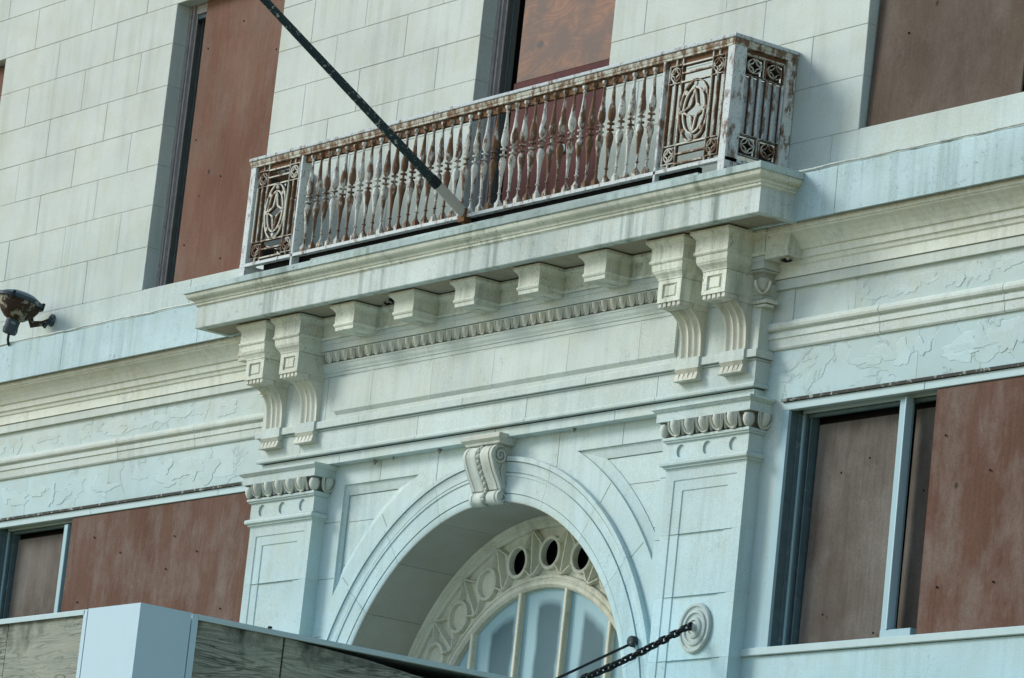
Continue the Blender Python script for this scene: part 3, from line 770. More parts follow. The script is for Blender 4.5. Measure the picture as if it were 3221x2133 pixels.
for a0, a1 in zip(va, va[1:]):
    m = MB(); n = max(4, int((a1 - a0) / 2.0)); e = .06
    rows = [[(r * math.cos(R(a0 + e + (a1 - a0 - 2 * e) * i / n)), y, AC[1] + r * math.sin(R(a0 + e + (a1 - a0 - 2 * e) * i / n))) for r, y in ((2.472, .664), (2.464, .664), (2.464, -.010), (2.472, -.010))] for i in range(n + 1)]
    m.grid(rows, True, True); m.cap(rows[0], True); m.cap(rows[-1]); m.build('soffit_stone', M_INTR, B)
for s_ in (-1, 1):       # jambs below the springing
    m = MB(); pr = [(s_ * r, y) for r, y in VPROF]
    m.prism(pr, lambda p: (p[0], p[1], 0.0), lambda p: (p[0], p[1], 6.378)); m.build('arch_jamb', M_STONE, B)

# keystone console
K = part('keystone', B)
m = MB()
molding(m, [(-.265, .2), (-.265, -.17), (.265, -.17), (.265, .2)], [(-.1, 9.470), (.05, 9.470), (.055, 9.462), (.055, 9.425), (.045, 9.418), (.028, 9.405), (.02, 9.400), (.018, 9.378), (.004, 9.372), (-.1, 9.372)])
m.build('keystone_cap', M_CARVE, K)
# S-shaped body: side outline (o, z)
def spiral(cx, cz, r0, r1, a0, a1, n):
    return [(cx + (r0 + (r1 - r0) * i / n) * math.cos(R(a0 + (a1 - a0) * i / n)), cz + (r0 + (r1 - r0) * i / n) * math.sin(R(a0 + (a1 - a0) * i / n))) for i in range(n + 1)]
body = [(.02, 9.372)] + arc((.125, 9.268), .090, 95, -20, 10) + [(.180, 9.17), (.145, 9.09), (.105, 9.02), (.070, 8.965), (.060, 8.93)] + arc((.045, 8.875), .050, 60, -130, 9) + [(.0, 8.83), (.0, 9.372)]
m = MB(); m.prism(body, lambda p: (-.215, -p[0], p[1]), lambda p: (.215, -p[0], p[1])); m.build('scroll_core', M_CARVE, K)
for s_ in (-1, 1):   # raised ribbons either side of the beaded channel
    front = arc((.130, 9.268), .105, 105, -15, 10) + [(.212, 9.19), (.180, 9.12), (.142, 9.055), (.106, 8.995), (.086, 8.950)]
    low = arc((.048, 8.875), .070, 70, -125, 9)
    m = MB()
    for seg in (front, low):
        xs = [.036, .040, .05, .10, .15, .175, .182, .190, .20, .235]; dz = [-.03, -.004, 0, -.008, -.006, .0, -.016, -.016, .0, 0.0]
        rows = []
        for (o, z) in seg: rows.append([(s_ * x, -(o + d), z) for x, d in zip(xs, dz)])
        m.grid(rows)
        m.grid([[(s_ * .235, -o, z) for o, z in seg], [(s_ * .235, -(o - .05), z) for o, z in seg]], False)
    m.build('ribbon', M_CARVE, K)
    m = MB()
    m.tube([(s_ * .232, -o, z) for o, z in spiral(.125, 9.268, .092, .012, 110, -560, 60)], [.012] * 61, 6)
    m.tube([(s_ * .232, -o, z) for o, z in spiral(.048, 8.875, .060, .01, 80, -420, 36)], [.010] * 37, 6)
    m.tube([(s_ * .232, -o, z) for o, z in [(.215, 9.235), (.198, 9.18), (.160, 9.105), (.122, 9.04), (.088, 8.98), (.078, 8.94), (.098, 8.90)]], .012, 6)
    m.tube([(s_ * .232, -o, z) for o, z in [(.085, 9.185), (.10, 9.12), (.075, 9.05), (.04, 8.99), (.02, 8.94), (-.02, 8.90)]], .008, 6)
    m.build('volute', M_CARVE, K)
bd = None
for i, (o, z) in enumerate(arc((.125, 9.268), .098, 85, -10, 3) + [(.214, 9.205), (.190, 9.155), (.163, 9.103), (.136, 9.052), (.108, 9.004), (.085, 8.958)] + arc((.048, 8.875), .066, 50, -20, 2)):
    if bd is None:
        m = MB(); m.lathe([(.004, .022), (.016, .015), (.022, 0), (.016, -.015), (.004, -.022)], (0, 0, 0), 8); bd = m.build('bead', M_CARVE, K, (0, -o, z))
    else: copy_to(bd, K, (0, -o, z))

# ================================================================= FANLIGHT
F = part('fanlight', B)
angs = [89 + 14.4 * k for k in range(-6, 7)]
holes = []; discs = []
for a in angs:
    if not 3 < a < 177: continue
    c = (2.105 * math.cos(R(a)), AC[1] + 2.105 * math.sin(R(a)))
    op = a in (89.0,) or abs(a - 103.4) < .1 or abs(a - 74.6) < .1
    discs.append((c, a, op))
    if op: holes.append([(c[0] + .135 * math.cos(2 * PI * k / 24), c[1] + .135 * math.sin(2 * PI * k / 24)) for k in range(24)])
m = MB(); outer = arc(AC, 2.47, 0, 180, 60) + arc(AC, 1.76, 180, 0, 50)
plate(m, outer, holes, .755, .768); m.build('fan_plate', M_FAN, F)
def ring(mm, r_prof, a0=0, a1=180, n=72, y=0):
    rows = [[(r * math.cos(R(a0 + (a1 - a0) * i / n)), yy, AC[1] + r * math.sin(R(a0 + (a1 - a0) * i / n))) for r, yy in r_prof] for i in range(n + 1)]
    mm.grid(rows, True, False)
m = MB(); ring(m, [(2.475, .665), (2.445, .665), (2.435, .672), (2.43, .69), (2.41, .69), (2.405, .70), (2.40, .715), (2.375, .715), (2.365, .722), (2.36, .755)]); m.build('outer_ring', M_FAN, F)
m = MB(); ring(m, [(1.895, .755), (1.89, .715), (1.87, .70), (1.855, .70), (1.85, .712), (1.84, .712), (1.825, .695), (1.79, .690), (1.78, .70), (1.765, .715), (1.76, .80)]); m.build('inner_ring', M_FAN, F)
for c, a, op in discs:
    m = MB(); rows = []
    for k in range(28):
        t = 2 * PI * k / 28
        rows.append([(c[0] + r * math.cos(t), y, c[1] + r * math.sin(t)) for r, y in ((.172, .755), (.168, .705), (.148, .698), (.134, .705), (.130, .76))])
    rows.append(rows[0]); m.grid(rows, True); m.build('ring_moulding', M_FAN, F)
def barf(mm, p0, p1, w=.018, y0=.684, y1=.756):
    a = Vector(p0); b = Vector(p1); d = (b - a).normalized(); nn = Vector((-d.y, d.x)) * w
    q = [a + nn, b + nn, b - nn, a - nn]
    rd = [a + nn * .35, b + nn * .35, b - nn * .35, a - nn * .35]
    mm.add([(v.x, y0, v.y) for v in rd] + [(v.x, y1, v.y) for v in q], [(0, 1, 2, 3), (0, 1, 5, 4), (1, 2, 6, 5), (2, 3, 7, 6), (3, 0, 4, 7)])
pol = lambda r, a: (r * math.cos(R(a)), AC[1] + r * math.sin(R(a)))
for i, a in enumerate(angs[:-1]):
    am = a + 7.2; m = MB()
    if not 6 < am < 174: continue
    barf(m, pol(1.885, am), pol(2.355, am), .020)
    for s_ in (-1, 1):
        ca = am + s_ * 7.2; c = pol(2.105, ca)
        for rr in (2.35, 1.89):
            p = Vector(pol(rr, am)); q = Vector(c); d = (p - q).normalized(); barf(m, p, q + d * .165, .016)
    m.build('strapwork', M_FAN, F)
for x in (-1.875, -1.125, -.375, .375, 1.125, 1.875):
    if abs(x) > 1.74: continue
    zt = AC[1] + math.sqrt(1.775 ** 2 - x * x)
    m = MB(); m.bbox(x - .024, x + .024, .70, .775, 5.0, zt, .008); m.build('muntin', M_FAN, F, fix=False)
xs = [-1.76, -1.125, -.375, .375, 1.125, 1.76]
for x0, x1 in zip(xs, xs[1:]):
    m = MB(); n = 14; t = []; 
    for i in range(n + 1):
        x = x0 + (x1 - x0) * i / n; t.append((x, AC[1] + math.sqrt(max(0.0, 1.77 ** 2 - x * x))))
    poly = [(x0, 5.0)] + t + [(x1, 5.0)]
    m.prism(poly, lambda p: (p[0], .765, p[1]), lambda p: (p[0], .775, p[1])); m.build('pane', M_PANE, F)
m = MB(); m.box(-2.46, 2.46, .86, .94, .12, 8.9); m.build('dark_interior', M_BLACK, B, fix=False)
m = MB(); m.box(-2.47, 2.47, .66, .9, 4.8, 5.0); m.build('transom', M_FAN, B, fix=False)
for x0 in (-2.4, -1.2, 0, 1.2):
    m = MB(); m.bbox(x0 + .01, x0 + 1.19, .74, .80, .12, 4.8, .01); m.build('door_board', M_BRN_LO, B, fix=False)

# ================================================================= BALCONY SLAB
SL = part('balcony', B)
TOPP = [(-.2, 11.352), (.865, 11.352), (.872, 11.345), (.872, 11.288), (.862, 11.286), (.856, 11.276), (.85, 11.262), (.835, 11.245), (.812, 11.232), (.795, 11.226), (.786, 11.218), (.784, 11.196), (.772, 11.194), (.770, 11.172), (.756, 11.170), (.752, 11.160), (-.2, 11.160)]
COPE = [(-.2, 11.352), (.865, 11.352), (.872, 11.345), (.872, 11.290), (.866, 11.286), (.852, 11.286), (.852, 11.296), (-.2, 11.296)]
COVE = [(.5, 11.2945), (.851, 11.2945), (.851, 11.268), (.842, 11.248), (.826, 11.234), (.806, 11.226), (.79, 11.222), (.784, 11.214), (.784, 11.198), (.770, 11.196), (.770, 11.172), (.757, 11.169), (.752, 11.160), (.5, 11.160)]
FASC = [(.60, 11.1585), (.75, 11.1585), (.75, 10.935), (.744, 10.928), (.668, 10.928), (.668, 10.99), (.60, 10.99)]
rj = [-3.3, -2.55, -1.75, -.9, -.1, .8, 1.7, 2.55, 3.4]
run('coping_stone', CP, COPE, M_COPE, SL, [-2.6, -.1, 2.55], gap=.0015)
run('cove_stone', CP, COVE, M_TRIM, SL, rj, gap=.0022)
run('slab_fascia_stone', CP, FASC, M_SLAB, SL, [-3.2, -1.62, .02, 1.85, 3.3], gap=.0015)
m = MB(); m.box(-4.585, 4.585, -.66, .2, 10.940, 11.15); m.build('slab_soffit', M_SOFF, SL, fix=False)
m = MB(); m.box(-4.62, 4.62, -.69, .2, 11.16, 11.345); m.build('slab_core', M_JOINT, SL, fix=False)
m = MB(); m.box(-2.6, 3.72, -.735, .02, 11.3525, 11.425); m.build('slab_riser', M_COPE, SL, fix=False)
m = MB(); m.box(-3.7, 3.55, -.60, -.56, 11.35, 11.53); m.build('gap_shade_strip', M_BLACK, SL, fix=False)  # added black strip standing in for the shadowed gap below the rail
m = MB(); m.box(-3.9, 3.9, -.60, .03, 11.353, 11.372); m.build('balcony_floor', M_SHADE_DIRT, SL, fix=False)

# broken plaster on soffit and modillions: small jagged lumps and holes
def shard(cx, cy, cz, s, mat, par=SL, flat=.4):
    m = MB(); ring_ = []
    n = 8
    for k in range(n):
        a = 2 * PI * k / n; r = s * random.uniform(.55, 1.15); ring_.append((cx + r * math.cos(a), cy + r * .7 * math.sin(a), cz + random.uniform(-.01, .01)))
    t = (cx, cy, cz - s * flat)
    m.add(ring_ + [t], [(i, (i + 1) % n, n) for i in range(n)] + [list(range(n))]); return m.build('broken_plaster', mat, par)
for c in ((-2.47, -.30, 10.925, .10), (-1.44, -.33, 10.925, .06), (-4.07, -.30, 10.915, .13), (4.40, -.18, 10.655, .07), (-1.62, -.4, 10.925, .05)):
    shard(*c, M_BLACK)
    shard(c[0] + .09, c[1] - .05, c[2], c[3] * .5, M_SOFF, flat=.9); shard(c[0] - .10, c[1] + .03, c[2], c[3] * .45, M_SOFF, flat=.8)

for c in ((-2.50, -.36, 10.93, .12), (-4.20, -.36, 10.93, .14), (-1.48, -.42, 10.93, .08)): shard(*c, M_BLACK, flat=.35)
for cx, cy, cz, s_ in ((-2.05, -.05, 9.43, .035), (-1.72, -.05, 9.43, .022), (-.9, -.06, 9.435, .03), (1.3, -.06, 9.44, .03), (-3.1, -.05, 9.44, .02), (.2, -.06, 9.44, .018)): shard(cx, cy, cz, s_, M_SHADE_SOOT, B, 1.6)
# ================================================================= UPPER WINDOWS
def jamb_frame(w, x0, sgn=1, z0=11.82, z1=15.13, y=.205):
    # moulded timber jamb beside the reveal, three fillets deep
    m = MB(); s_ = sgn
    for a, b, yy in ((0, .05, y), (.05, .09, y + .02), (.09, .115, y - .004), (.115, .145, y + .03)):
        xx = sorted((x0 + s_ * a, x0 + s_ * b)); m.box(xx[0], xx[1], yy, y + .04, z0, z1)
    return m.build('window_frame', M_FRAME, w, fix=False)
def upper_window(x0, x1, kind):
    w = part('window', B)
    m = MB(); m.box(x0, x1, .48, .5, 11.0, 15.13); m.build('dark_glass', M_BLACK, w, fix=False)
    jamb_frame(w, x0); jamb_frame(w, x1, -1)
    m = MB(); m.bbox(x0 + .150, x0 + .165, .30, .31, 11.83, 15.0, .002); m.build('sash_stile', M_FRAMEB, w, fix=False)
    m = MB(); m.box(x0 + .145, x1 - .145, .215, .32, 15.02, 15.12); m.build('window_head', M_FRAME, w, fix=False)
    m = MB(); m.box(x0 + .145, x1 - .145, .24, .30, 14.97, 15.018); m.build('sash_rail', M_FRAMEB, w, fix=False)
    if kind == 'c': return w
    m = MB(); m.box(x0, x1, YU + .01, .6, 11.70, 11.828); m.build('window_sill', M_ASH, w, fix=False)
    return w
def leaning(w, x0, x1, z0, z1, yb, yt, mat, name='plywood_board', th=.018):
    m = MB(); m.add([(x0, yb, z0), (x1, yb, z0), (x1, yb + th, z0), (x0, yb + th, z0), (x0, yt, z1), (x1, yt, z1), (x1, yt + th, z1), (x0, yt + th, z1)],
                    [(3, 2, 1, 0), (4, 5, 6, 7), (0, 1, 5, 4), (1, 2, 6, 5), (2, 3, 7, 6), (3, 0, 4, 7)])
    return m.build(name, mat, w, fix=False)
w = upper_window(*WIN[0], 'n'); leaning(w, WIN[0][0] + .3, WIN[0][1] - .02, 11.83, 15.10, .16, .17, M_BRN_UP)
w = upper_window(*WIN[1], 'n'); leaning(w, -6.83, WIN[1][1] - .01, 11.835, 15.125, .185, .185, M_BRN_UP)
w = upper_window(*WIN[2], 'c'); leaning(w, -.62, 1.10, 13.18, 15.12, .185, .19, M_SWIRL, 'bare_plywood_board'); leaning(w, -.66, 1.10, 11.38, 13.176, .180, .186, M_MAROON, 'maroon_board')
m = MB(); m.lathe([(.045, 0), (.05, .008), (.03, .016), (.004, .018)], (.30, .175, 12.36), 14, 'Y'); m.build('white_vent_cap', M_SHEET, w)
m = MB(); m.lathe([(.012, .0), (.022, .05), (.010, .12), (.003, .15)], (-.80, .40, 13.62), 8); m.build('white_glove', M_SHEET, w)
m = MB(); m.box(-.70, -.685, .33, .34, 11.75, 11.93); m.build('blue_strip', plain('blue_plastic', (.05, .35, .55), .5), w, fix=False)
w = upper_window(*WIN[3], 'n'); leaning(w, 5.0, 7.02, 11.83, 15.12, .105, .20, M_BRN_DK)
w = upper_window(*WIN[4], 'n'); leaning(w, 11.12, 13.3, 11.83, 15.12, .12, .12, M_BRN_DK)
def nails(w, pts, y):
    for x, z in pts:
        m = MB(); m.lathe([(.011, 0), (.011, .004), (.004, .007)], (x, y, z), 8, 'Y'); m.build('nail_head', M_BLACK, w)
nails(B, [(-6.70, 12.3), (-6.72, 13.5), (-6.70, 14.55), (-5.9, 12.05), (-5.3, 13.1), (-5.25, 14.3), (-6.0, 14.75), (-6.1, 13.0)], .184)
nails(B, [(5.45, 12.65), (6.3, 12.3), (6.7, 12.9), (5.9, 13.0)], .125)
nails(B, [(-7.55, 9.06), (-7.75, 8.35), (-6.95, 8.85), (-6.35, 8.2), (-6.85, 8.2), (-5.85, 8.95), (-5.95, 8.6), (-5.35, 8.75), (-4.75, 8.1), (-7.2, 7.8)], .004)
nails(B, [(6.55, 8.9), (7.15, 8.55), (7.3, 7.6), (6.6, 7.6), (7.7, 8.9)], .002)
nails(B, [(4.98, 8.75), (5.35, 8.85), (4.9, 7.5), (5.6, 7.3), (6.1, 8.5)], .195)
# door opening behind the balcony goes down to the slab
m = MB(); m.box(-1.14, 1.11, .05, .6, 11.30, 11.38); m.build('door_sill', M_ASH, B, fix=False)

# ================================================================= LOWER WINDOWS
def lower_window(x0, x1, sgn):
    """sgn +1: right of the arch, open bay at its left end; -1: left of the arch, open bay also at its left end"""
    w = part('shop_window', B)
    # head: drip strip, fascia, inner head
    m = MB(); m.box(x0, x1, -.028, .05, 9.400, 9.428); m.build('drip_strip', chipped('rotten_drip', (.028, .032, .026), (.30, .34, .30), .57, 16, .8), w, fix=False)
    xs = [x0, x0 + 1.9, x0 + 4.3, x1] if sgn > 0 else [x0, x0 + 2.2, x1 - .95, x1]
    for a, b in zip(xs, xs[1:]):
        m = MB(); m.bbox(a + .002, b - .002, -.006, .05, 9.325, 9.398, .004); m.build('head_fascia', M_SHTRIM, w, fix=False)
    m = MB(); m.box(x0 + .1, x1, .05, .30, 9.36, 9.425); m.build('head_soffit', M_STONE, w, fix=False)
    m = MB(); m.bbox(x0 + .12, x1, .13, .165, 9.315, 9.36, .005); m.build('head_rail', M_SHTRIM, w, fix=False)
    m = MB(); m.bbox(x0 + .16, x1, .17, .21, 9.28, 9.314, .005); m.build('inner_head_rail', M_FRAMEB, w, fix=False)
    # left jamb
    m = MB(); m.bbox(x0, x0 + .10, -.010, .02, 7.205, 9.322, .003); m.build('outer_trim', M_MULL, w, fix=False)
    m = MB(); m.box(x0 + .0, x0 + .100, .02, .16, 7.205, 9.36); m.build('jamb', M_FRAMEB, w, fix=False)
    for k, (a, b, yy, mt) in enumerate(((.10, .118, .10, M_FRAMEB), (.118, .140, .135, M_MULL), (.140, .158, .15, M_FRAMEB), (.19, .206, .17, M_FRAMEB))):
        m = MB(); m.bbox(x0 + a, x0 + b, yy, .26, 7.205, 9.312, .003); m.build('jamb_strip', mt, w, fix=False)
    # back wall void
    m = MB(); m.box(x0, x1, .30, .32, 7.1, 9.5); m.build('dark_interior', M_BLACK, w, fix=False)
    if sgn > 0:
        leaning(w, x0 + .245, x0 + 1.48, 7.21, 9.22, .215, .235, M_BRN_IN, 'inner_board')
        leaning(w, x0 + 1.52, x0 + 2.5, 7.21, 9.24, .24, .255, M_BRN_IN, 'inner_board')
        mx = x0 + 1.50
        m = MB(); m.bbox(mx, mx + .075, .075, .18, 7.205, 9.30, .005); m.build('mullion', M_MULL, w, fix=False)
        m = MB(); m.bbox(mx + .082, mx + .10, .06, .14, 7.29, 9.31, .003); m.build('mullion_lip', M_SHEET, w, fix=False)
        m = MB(); m.bbox(mx + .0, mx + .40, .070, .2, 7.205, 7.29, .005); m.build('mullion_foot', M_MULL, w, fix=False)
        leaning(w, x0 + 2.05, x0 + 3.75, 7.205, 9.318, .008, .012, M_BRN_LO, 'outer_board'); leaning(w, x0 + 3.754, x1 - .05, 7.205, 9.318, .004, .010, M_BRN_LO, 'outer_board')
    else:
        leaning(w, x0 + .245, x0 + 1.52, 7.21, 9.22, .20, .22, M_BRN_IN, 'inner_board')
        mx = x0 + 1.55
        m = MB(); m.bbox(mx, mx + .085, .05, .20, 7.205, 9.27, .006); m.build('mullion', M_MULL, w, fix=False)
        m = MB(); m.box(mx + .14, mx + .17, .10, .14, 7.205, 9.27); m.build('mullion_lip', M_MULL, w, fix=False)
        leaning(w, mx + .235, x1 - 1.32, 7.205, 9.318, .008, .012, M_BRN_LO, 'outer_board'); leaning(w, x1 - 1.316, x1, 7.205, 9.318, .006, .010, M_BRN_LO, 'outer_board')
    m = MB(); m.bbox(x0 - .26 if sgn > 0 else x0 - .1, x1 + .05, -.035, .3, 7.135, 7.204, .006); m.build('sill', M_SHTRIM, w, fix=False)
    return w
lower_window(4.33, 9.88, 1)
lower_window(-9.88, -4.10, -1)

# ================================================================= RAILING
RL = thing('balcony_railing', 'rusty white iron balcony railing with turned balusters and pierced end panels', 'railing')
YR = -.66
TR = [(-.045, 12.685), (.045, 12.685), (.050, 12.677), (.050, 12.655), (.042, 12.650), (-.045, 12.650)]
TR2 = [(-.04, 12.649), (.034, 12.649), (.040, 12.635), (.034, 12.612), (.028, 12.606), (.028, 12.585), (-.03, 12.585)]
RP = [(-4.0, .03), (-4.0, YR), (4.0, YR), (4.0, .03)]
m = MB(); molding(m, RP, TR); m.build('top_rail', iron('rail_iron', (.44, .50, .50), .9, -.01), RL)
m = MB(); molding(m, RP, TR2); m.build('rail_moulding', iron('rusty_rail', (.47, .48, .40), .9, .01), RL)
m = MB(); molding(m, RP, [(-.045, 12.582), (-.006, 12.582), (-.006, 12.515), (-.045, 12.515)]); m.build('rail_shade_bar', M_IRON_DARK, RL)  # added dark bar, paints the shade between the baluster caps
m = MB(); molding(m, RP, [(-.03, 11.548), (.03, 11.548), (.03, 11.516), (-.03, 11.516)]); m.build('bottom_rail', M_IRONW, RL)
def post(x0, x1, y0, y1, z0=11.353, mat=M_IRONW):
    m = MB(); m.bbox(x0, x1, y0, y1, z0, 12.583, .004); return m.build('post', mat, RL, fix=False)
post(3.93, 4.03, YR - .028, YR + .11); post(-4.03, -3.93, YR - .028, YR + .11)
post(2.985, 3.02, YR - .03, YR + .02); post(-3.065, -3.03, YR - .03, YR + .08)
post(3.97, 4.03, -.07, .03, mat=M_IRON); post(-4.03, -3.97, -.07, .03, mat=M_IRON)
m = MB(); m.box(-.02, .02, YR - .02, YR + .02, 11.353, 11.515); m.build('stub_foot', M_IRON_DARK, RL, fix=False)
bp = [(.012, .0)]
prof = [(.030, .052), (.026, .062), (.016, .082), (.011, .095), (.011, .135), (.020, .142), (.020, .150), (.011, .158), (.012, .20), (.0165, .27), (.023, .35), (.0355, .42), (.037, .455), (.028, .490), (.014, .502), (.012, .512), (.035, .516), (.036, .528), (.012, .533), (.012, .568), (.036, .573), (.035, .585), (.013, .590), (.014, .602), (.028, .615), (.037, .655), (.0355, .70), (.023, .78), (.0165, .86), (.012, .92), (.011, .945), (.019, .952), (.019, .960), (.011, .966), (.012, .975), (.022, .985), (.024, .99)]
m = MB(); m.box(-.028, .028, -.028, .028, 0, .052); m.lathe(prof, (0, 0, 0), 14); m.lathe([(.026, .988), (.030, .998), (.030, 1.014), (.022, 1.018)], (0, 0, 0), 6, smooth=False)
n0 = None
for k in range(38):
    x = -2.875 + .1543 * k
    if n0 is None: n0 = m.build('baluster', M_IRON, RL, (x, YR, 11.545))
    else: copy_to(n0, RL, (x, YR, 11.545)).rotation_euler = (0, 0, random.uniform(0, .0))
# pierced panels, drawn in (u, z) and mapped into place; every bar is a flat strip standing on edge
def ribbon(m, fn, pts, w, d0, d1, closed=False):
    P = [Vector(p) for p in pts]; n = len(P); rows = []
    for i, p in enumerate(P):
        a = P[(i - 1) % n] if closed or i > 0 else p; b = P[(i + 1) % n] if closed or i < n - 1 else p
        d = (b - a).normalized(); q = Vector((-d.y, d.x)) * w
        rows.append([fn(p + q, d0), fn(p - q, d0), fn(p - q, d1), fn(p + q, d1)])
    if closed: rows.append(rows[0])
    m.grid(rows, False, True)
    if not closed: m.cap(rows[0], True); m.cap(rows[-1])
DF, DM, DB = -.012, .002, .030
def strip(face, web, fn, pts, w=.006, closed=False, deep=DB):
    ribbon(face, fn, pts, w, DF, DM, closed); ribbon(web, fn, pts, w * .8, DM, deep, closed)  # web is coloured darker to paint the shaded sides of each bar
def rosette(g, fn, u, z, su, sz):
    m = MB(); wb = MB(); w = .0050
    q = [(u - su, z - sz), (u + su, z - sz), (u + su, z + sz), (u - su, z + sz)]
    strip(m, wb, fn, q, w, True)
    k = .74
    strip(m, wb, fn, [(u + su * k * math.cos(t), z + sz * k * math.sin(t)) for t in [2 * PI * i / 20 for i in range(20)]], w, True)
    for a in range(4):
        t0 = PI / 2 * a; p0 = (math.cos(t0), math.sin(t0)); p1 = (math.cos(t0 + PI / 2), math.sin(t0 + PI / 2)); pts = []
        for i in range(7):
            s_ = i / 6; x = p0[0] + (p1[0] - p0[0]) * s_; y = p0[1] + (p1[1] - p0[1]) * s_
            bb = 1 - .34 * math.sin(PI * s_); pts.append((u + su * k * x * bb, z + sz * k * y * bb))
        strip(m, wb, fn, pts, w * .9)
    o = m.build('rosette', M_IRONP, g); wb.build('rosette_web', M_IRON_DARK, o)
def front_panel(x0, x1):
    fn = lambda p, d: (p[0], YR + d, p[1]); W_ = x1 - x0; zb, zt = 11.575, 12.535
    g = part('pierced_panel', RL)
    u0, u1 = x0 + .055 * W_, x1 - .055 * W_; sw = .092; sz = .085
    for u in (u0 + sw, u1 - sw):
        for z in (zb + sz + .02, zt - sz - .01): rosette(g, fn, u, z, sw, sz)
    def one(name, pts, w=.0065, closed=False):
        m = MB(); wb = MB(); strip(m, wb, fn, pts, w, closed); o = m.build(name, M_IRONP, g); wb.build('web', M_IRON_DARK, o)
    for u in (u0, u0 + sw, u0 + 2 * sw, u1, u1 - sw, u1 - 2 * sw): one('bar', [(u, zb + 2 * sz + .02), (u, zt - 2 * sz - .01)])
    for z in (zt - 2 * sz - .01, zt - sz - .01, zt - .015, zb + 2 * sz + .02, zb + sz + .015, zb + .01): one('cross_bar', [(u0 + 2 * sw, z), (u1 - 2 * sw, z)], .007)
    for u in (u0 + sw, u0 + 2 * sw, u1 - sw, u1 - 2 * sw):
        one('stub', [(u, zt - .01), (u, zt + .05)]); one('stub', [(u, zb + .02), (u, zb - .03)])
    c = ((u0 + u1) / 2, (zb + zt) / 2 + .005); hz = (zt - zb) / 2 - 2 * sz - .02; hu = (u1 - u0) / 2 - 2 * sw - .012
    for s_ in (1.0, .74): one('oval', [(c[0] + hu * s_ * math.cos(t), c[1] + hz * s_ * math.sin(t)) for t in [2 * PI * i / 36 for i in range(36)]], .008, True)
    P4 = [(hu * .74, 0), (0, hz * .74), (-hu * .74, 0), (0, -hz * .74)]
    for a in range(4):
        p0, p1 = P4[a], P4[(a + 1) % 4]; pts = []
        for i in range(11):
            s_ = i / 10; bb = 1 - .46 * math.sin(PI * s_)
            pts.append((c[0] + (p0[0] + (p1[0] - p0[0]) * s_) * bb, c[1] + (p0[1] + (p1[1] - p0[1]) * s_) * bb))
        one('petal', pts, .0085)
    for a in range(8):
        t = PI / 4 * a; m = MB(); m.lathe([(.004, .016), (.022, .012), (.022, -.006), (.004, -.012)], (c[0] + hu * .87 * math.cos(t), YR, c[1] + hz * .87 * math.sin(t)), 8, 'Y'); m.build('stud', M_IRONP, g)
front_panel(3.02, 3.93); front_panel(-3.93, -3.065)
for sx in (-1, 1):
    fn = lambda p, d: (sx * (4.0 - d), p[0], p[1]); g = part('side_panel', RL)
    y0, y1 = YR + .125, -.09; sw = .105; sz = .088
    for u in (y0 + sw, y1 - sw):
        for z in (12.44, 11.70): rosette(g, fn, u, z, sw, sz)
    for z in (12.535, 12.35, 11.79, 11.61):
        m = MB(); wb = MB(); strip(m, wb, fn, [(y0, z), (y1, z)], .007); o = m.build('cross_bar', M_IRONP, g); wb.build('web', M_IRON_DARK, o)
    for k in range(6):
        u = y0 + (y1 - y0) * k / 5; m = MB(); wb = MB(); strip(m, wb, fn, [(u, 11.79), (u, 12.35)], .010); o = m.build('bar', M_IRONW, g); wb.build('web', M_IRON_DARK, o)
    m = MB(); xx = sorted((sx * 3.955, sx * 3.962)); m.box(xx[0], xx[1], y0, y1, 11.80, 12.34); m.build('sheet_infill', M_IRONW, g, fix=False)
    for z0, z1 in ((12.365, 12.52), (11.625, 11.775)):
        for u in (y0 + sw, y1 - sw):
            m = MB(); xx = sorted((sx * 3.950, sx * 3.957)); m.box(xx[0], xx[1], u - sw + .01, u + sw - .01, z0, z1); m.build('dark_backing', M_SHADE_DIRT, g, fix=False)

# ================================================================= FLAGPOLE
FP = thing('flagpole', 'dark green chipped flagpole slanting out from the middle of the balcony railing', 'flagpole')
d = Vector((0, -2.70, 1.62)).normalized(); p0 = Vector((0, -.70, 11.565))
m = MB(); m.tube([p0 - d * .03, p0 + d * .41], [.052, .050], 14); m.build('socket', M_SOCKET, FP)
L = 5.6; n = 24; p1 = p0 + d * .38
m = MB(); pts = [p1 + d * (L * i / n) for i in range(n + 1)]; m.tube(pts, [.046 - .020 * i / n for i in range(n + 1)], 14); m.build('pole', M_POLE, FP)
m = MB(); m.tube([p1, p1 + d * .10], [.054, .054], 14); m.build('collar', M_CHAIN, FP)
m = MB(); m.lathe([(.01, -.06), (.05, -.035), (.06, 0), (.05, .035), (.01, .06)], tuple(p1 + d * (L + .03)), 12); m.build('finial', M_POLE, FP)
m = MB(); m.box(-.055, .055, -.72, -.63, 11.47, 11.60); m.build('foot_bracket', M_IRON_DARK, FP, fix=False)

# ================================================================= FLOODLIGHT
FL = thing('floodlight', 'rusty round floodlight tilted upward on a wall arm at the far left', 'floodlight')
hc = Vector((-9.30, -.34, 11.865)); tilt = Matrix.Rotation(R(-11), 3, 'X') @ Matrix.Rotation(R(4), 3, 'Y')
def lathe_t(prof, name, mat, n=24):
    m = MB(); m.lathe(prof, (0, 0, 0), n); m.v = [tuple(hc + tilt @ Vector(v)) for v in m.v]; return m.build(name, mat, FL)
lathe_t([(.262, -.03), (.285, -.022), (.287, .012), (.268, .020), (.255, .018)], 'rim', M_LAMPR)
lathe_t([(.252, .016), (.22, .050), (.16, .078), (.08, .095), (.005, .10)], 'lens', plain('blue_glass', (.07, .13, .17), .25, .1))
lathe_t([(.255, -.028), (.235, -.085), (.185, -.16), (.125, -.215), (.085, -.232), (.080, -.25)], 'reflector_bowl', M_LAMP)
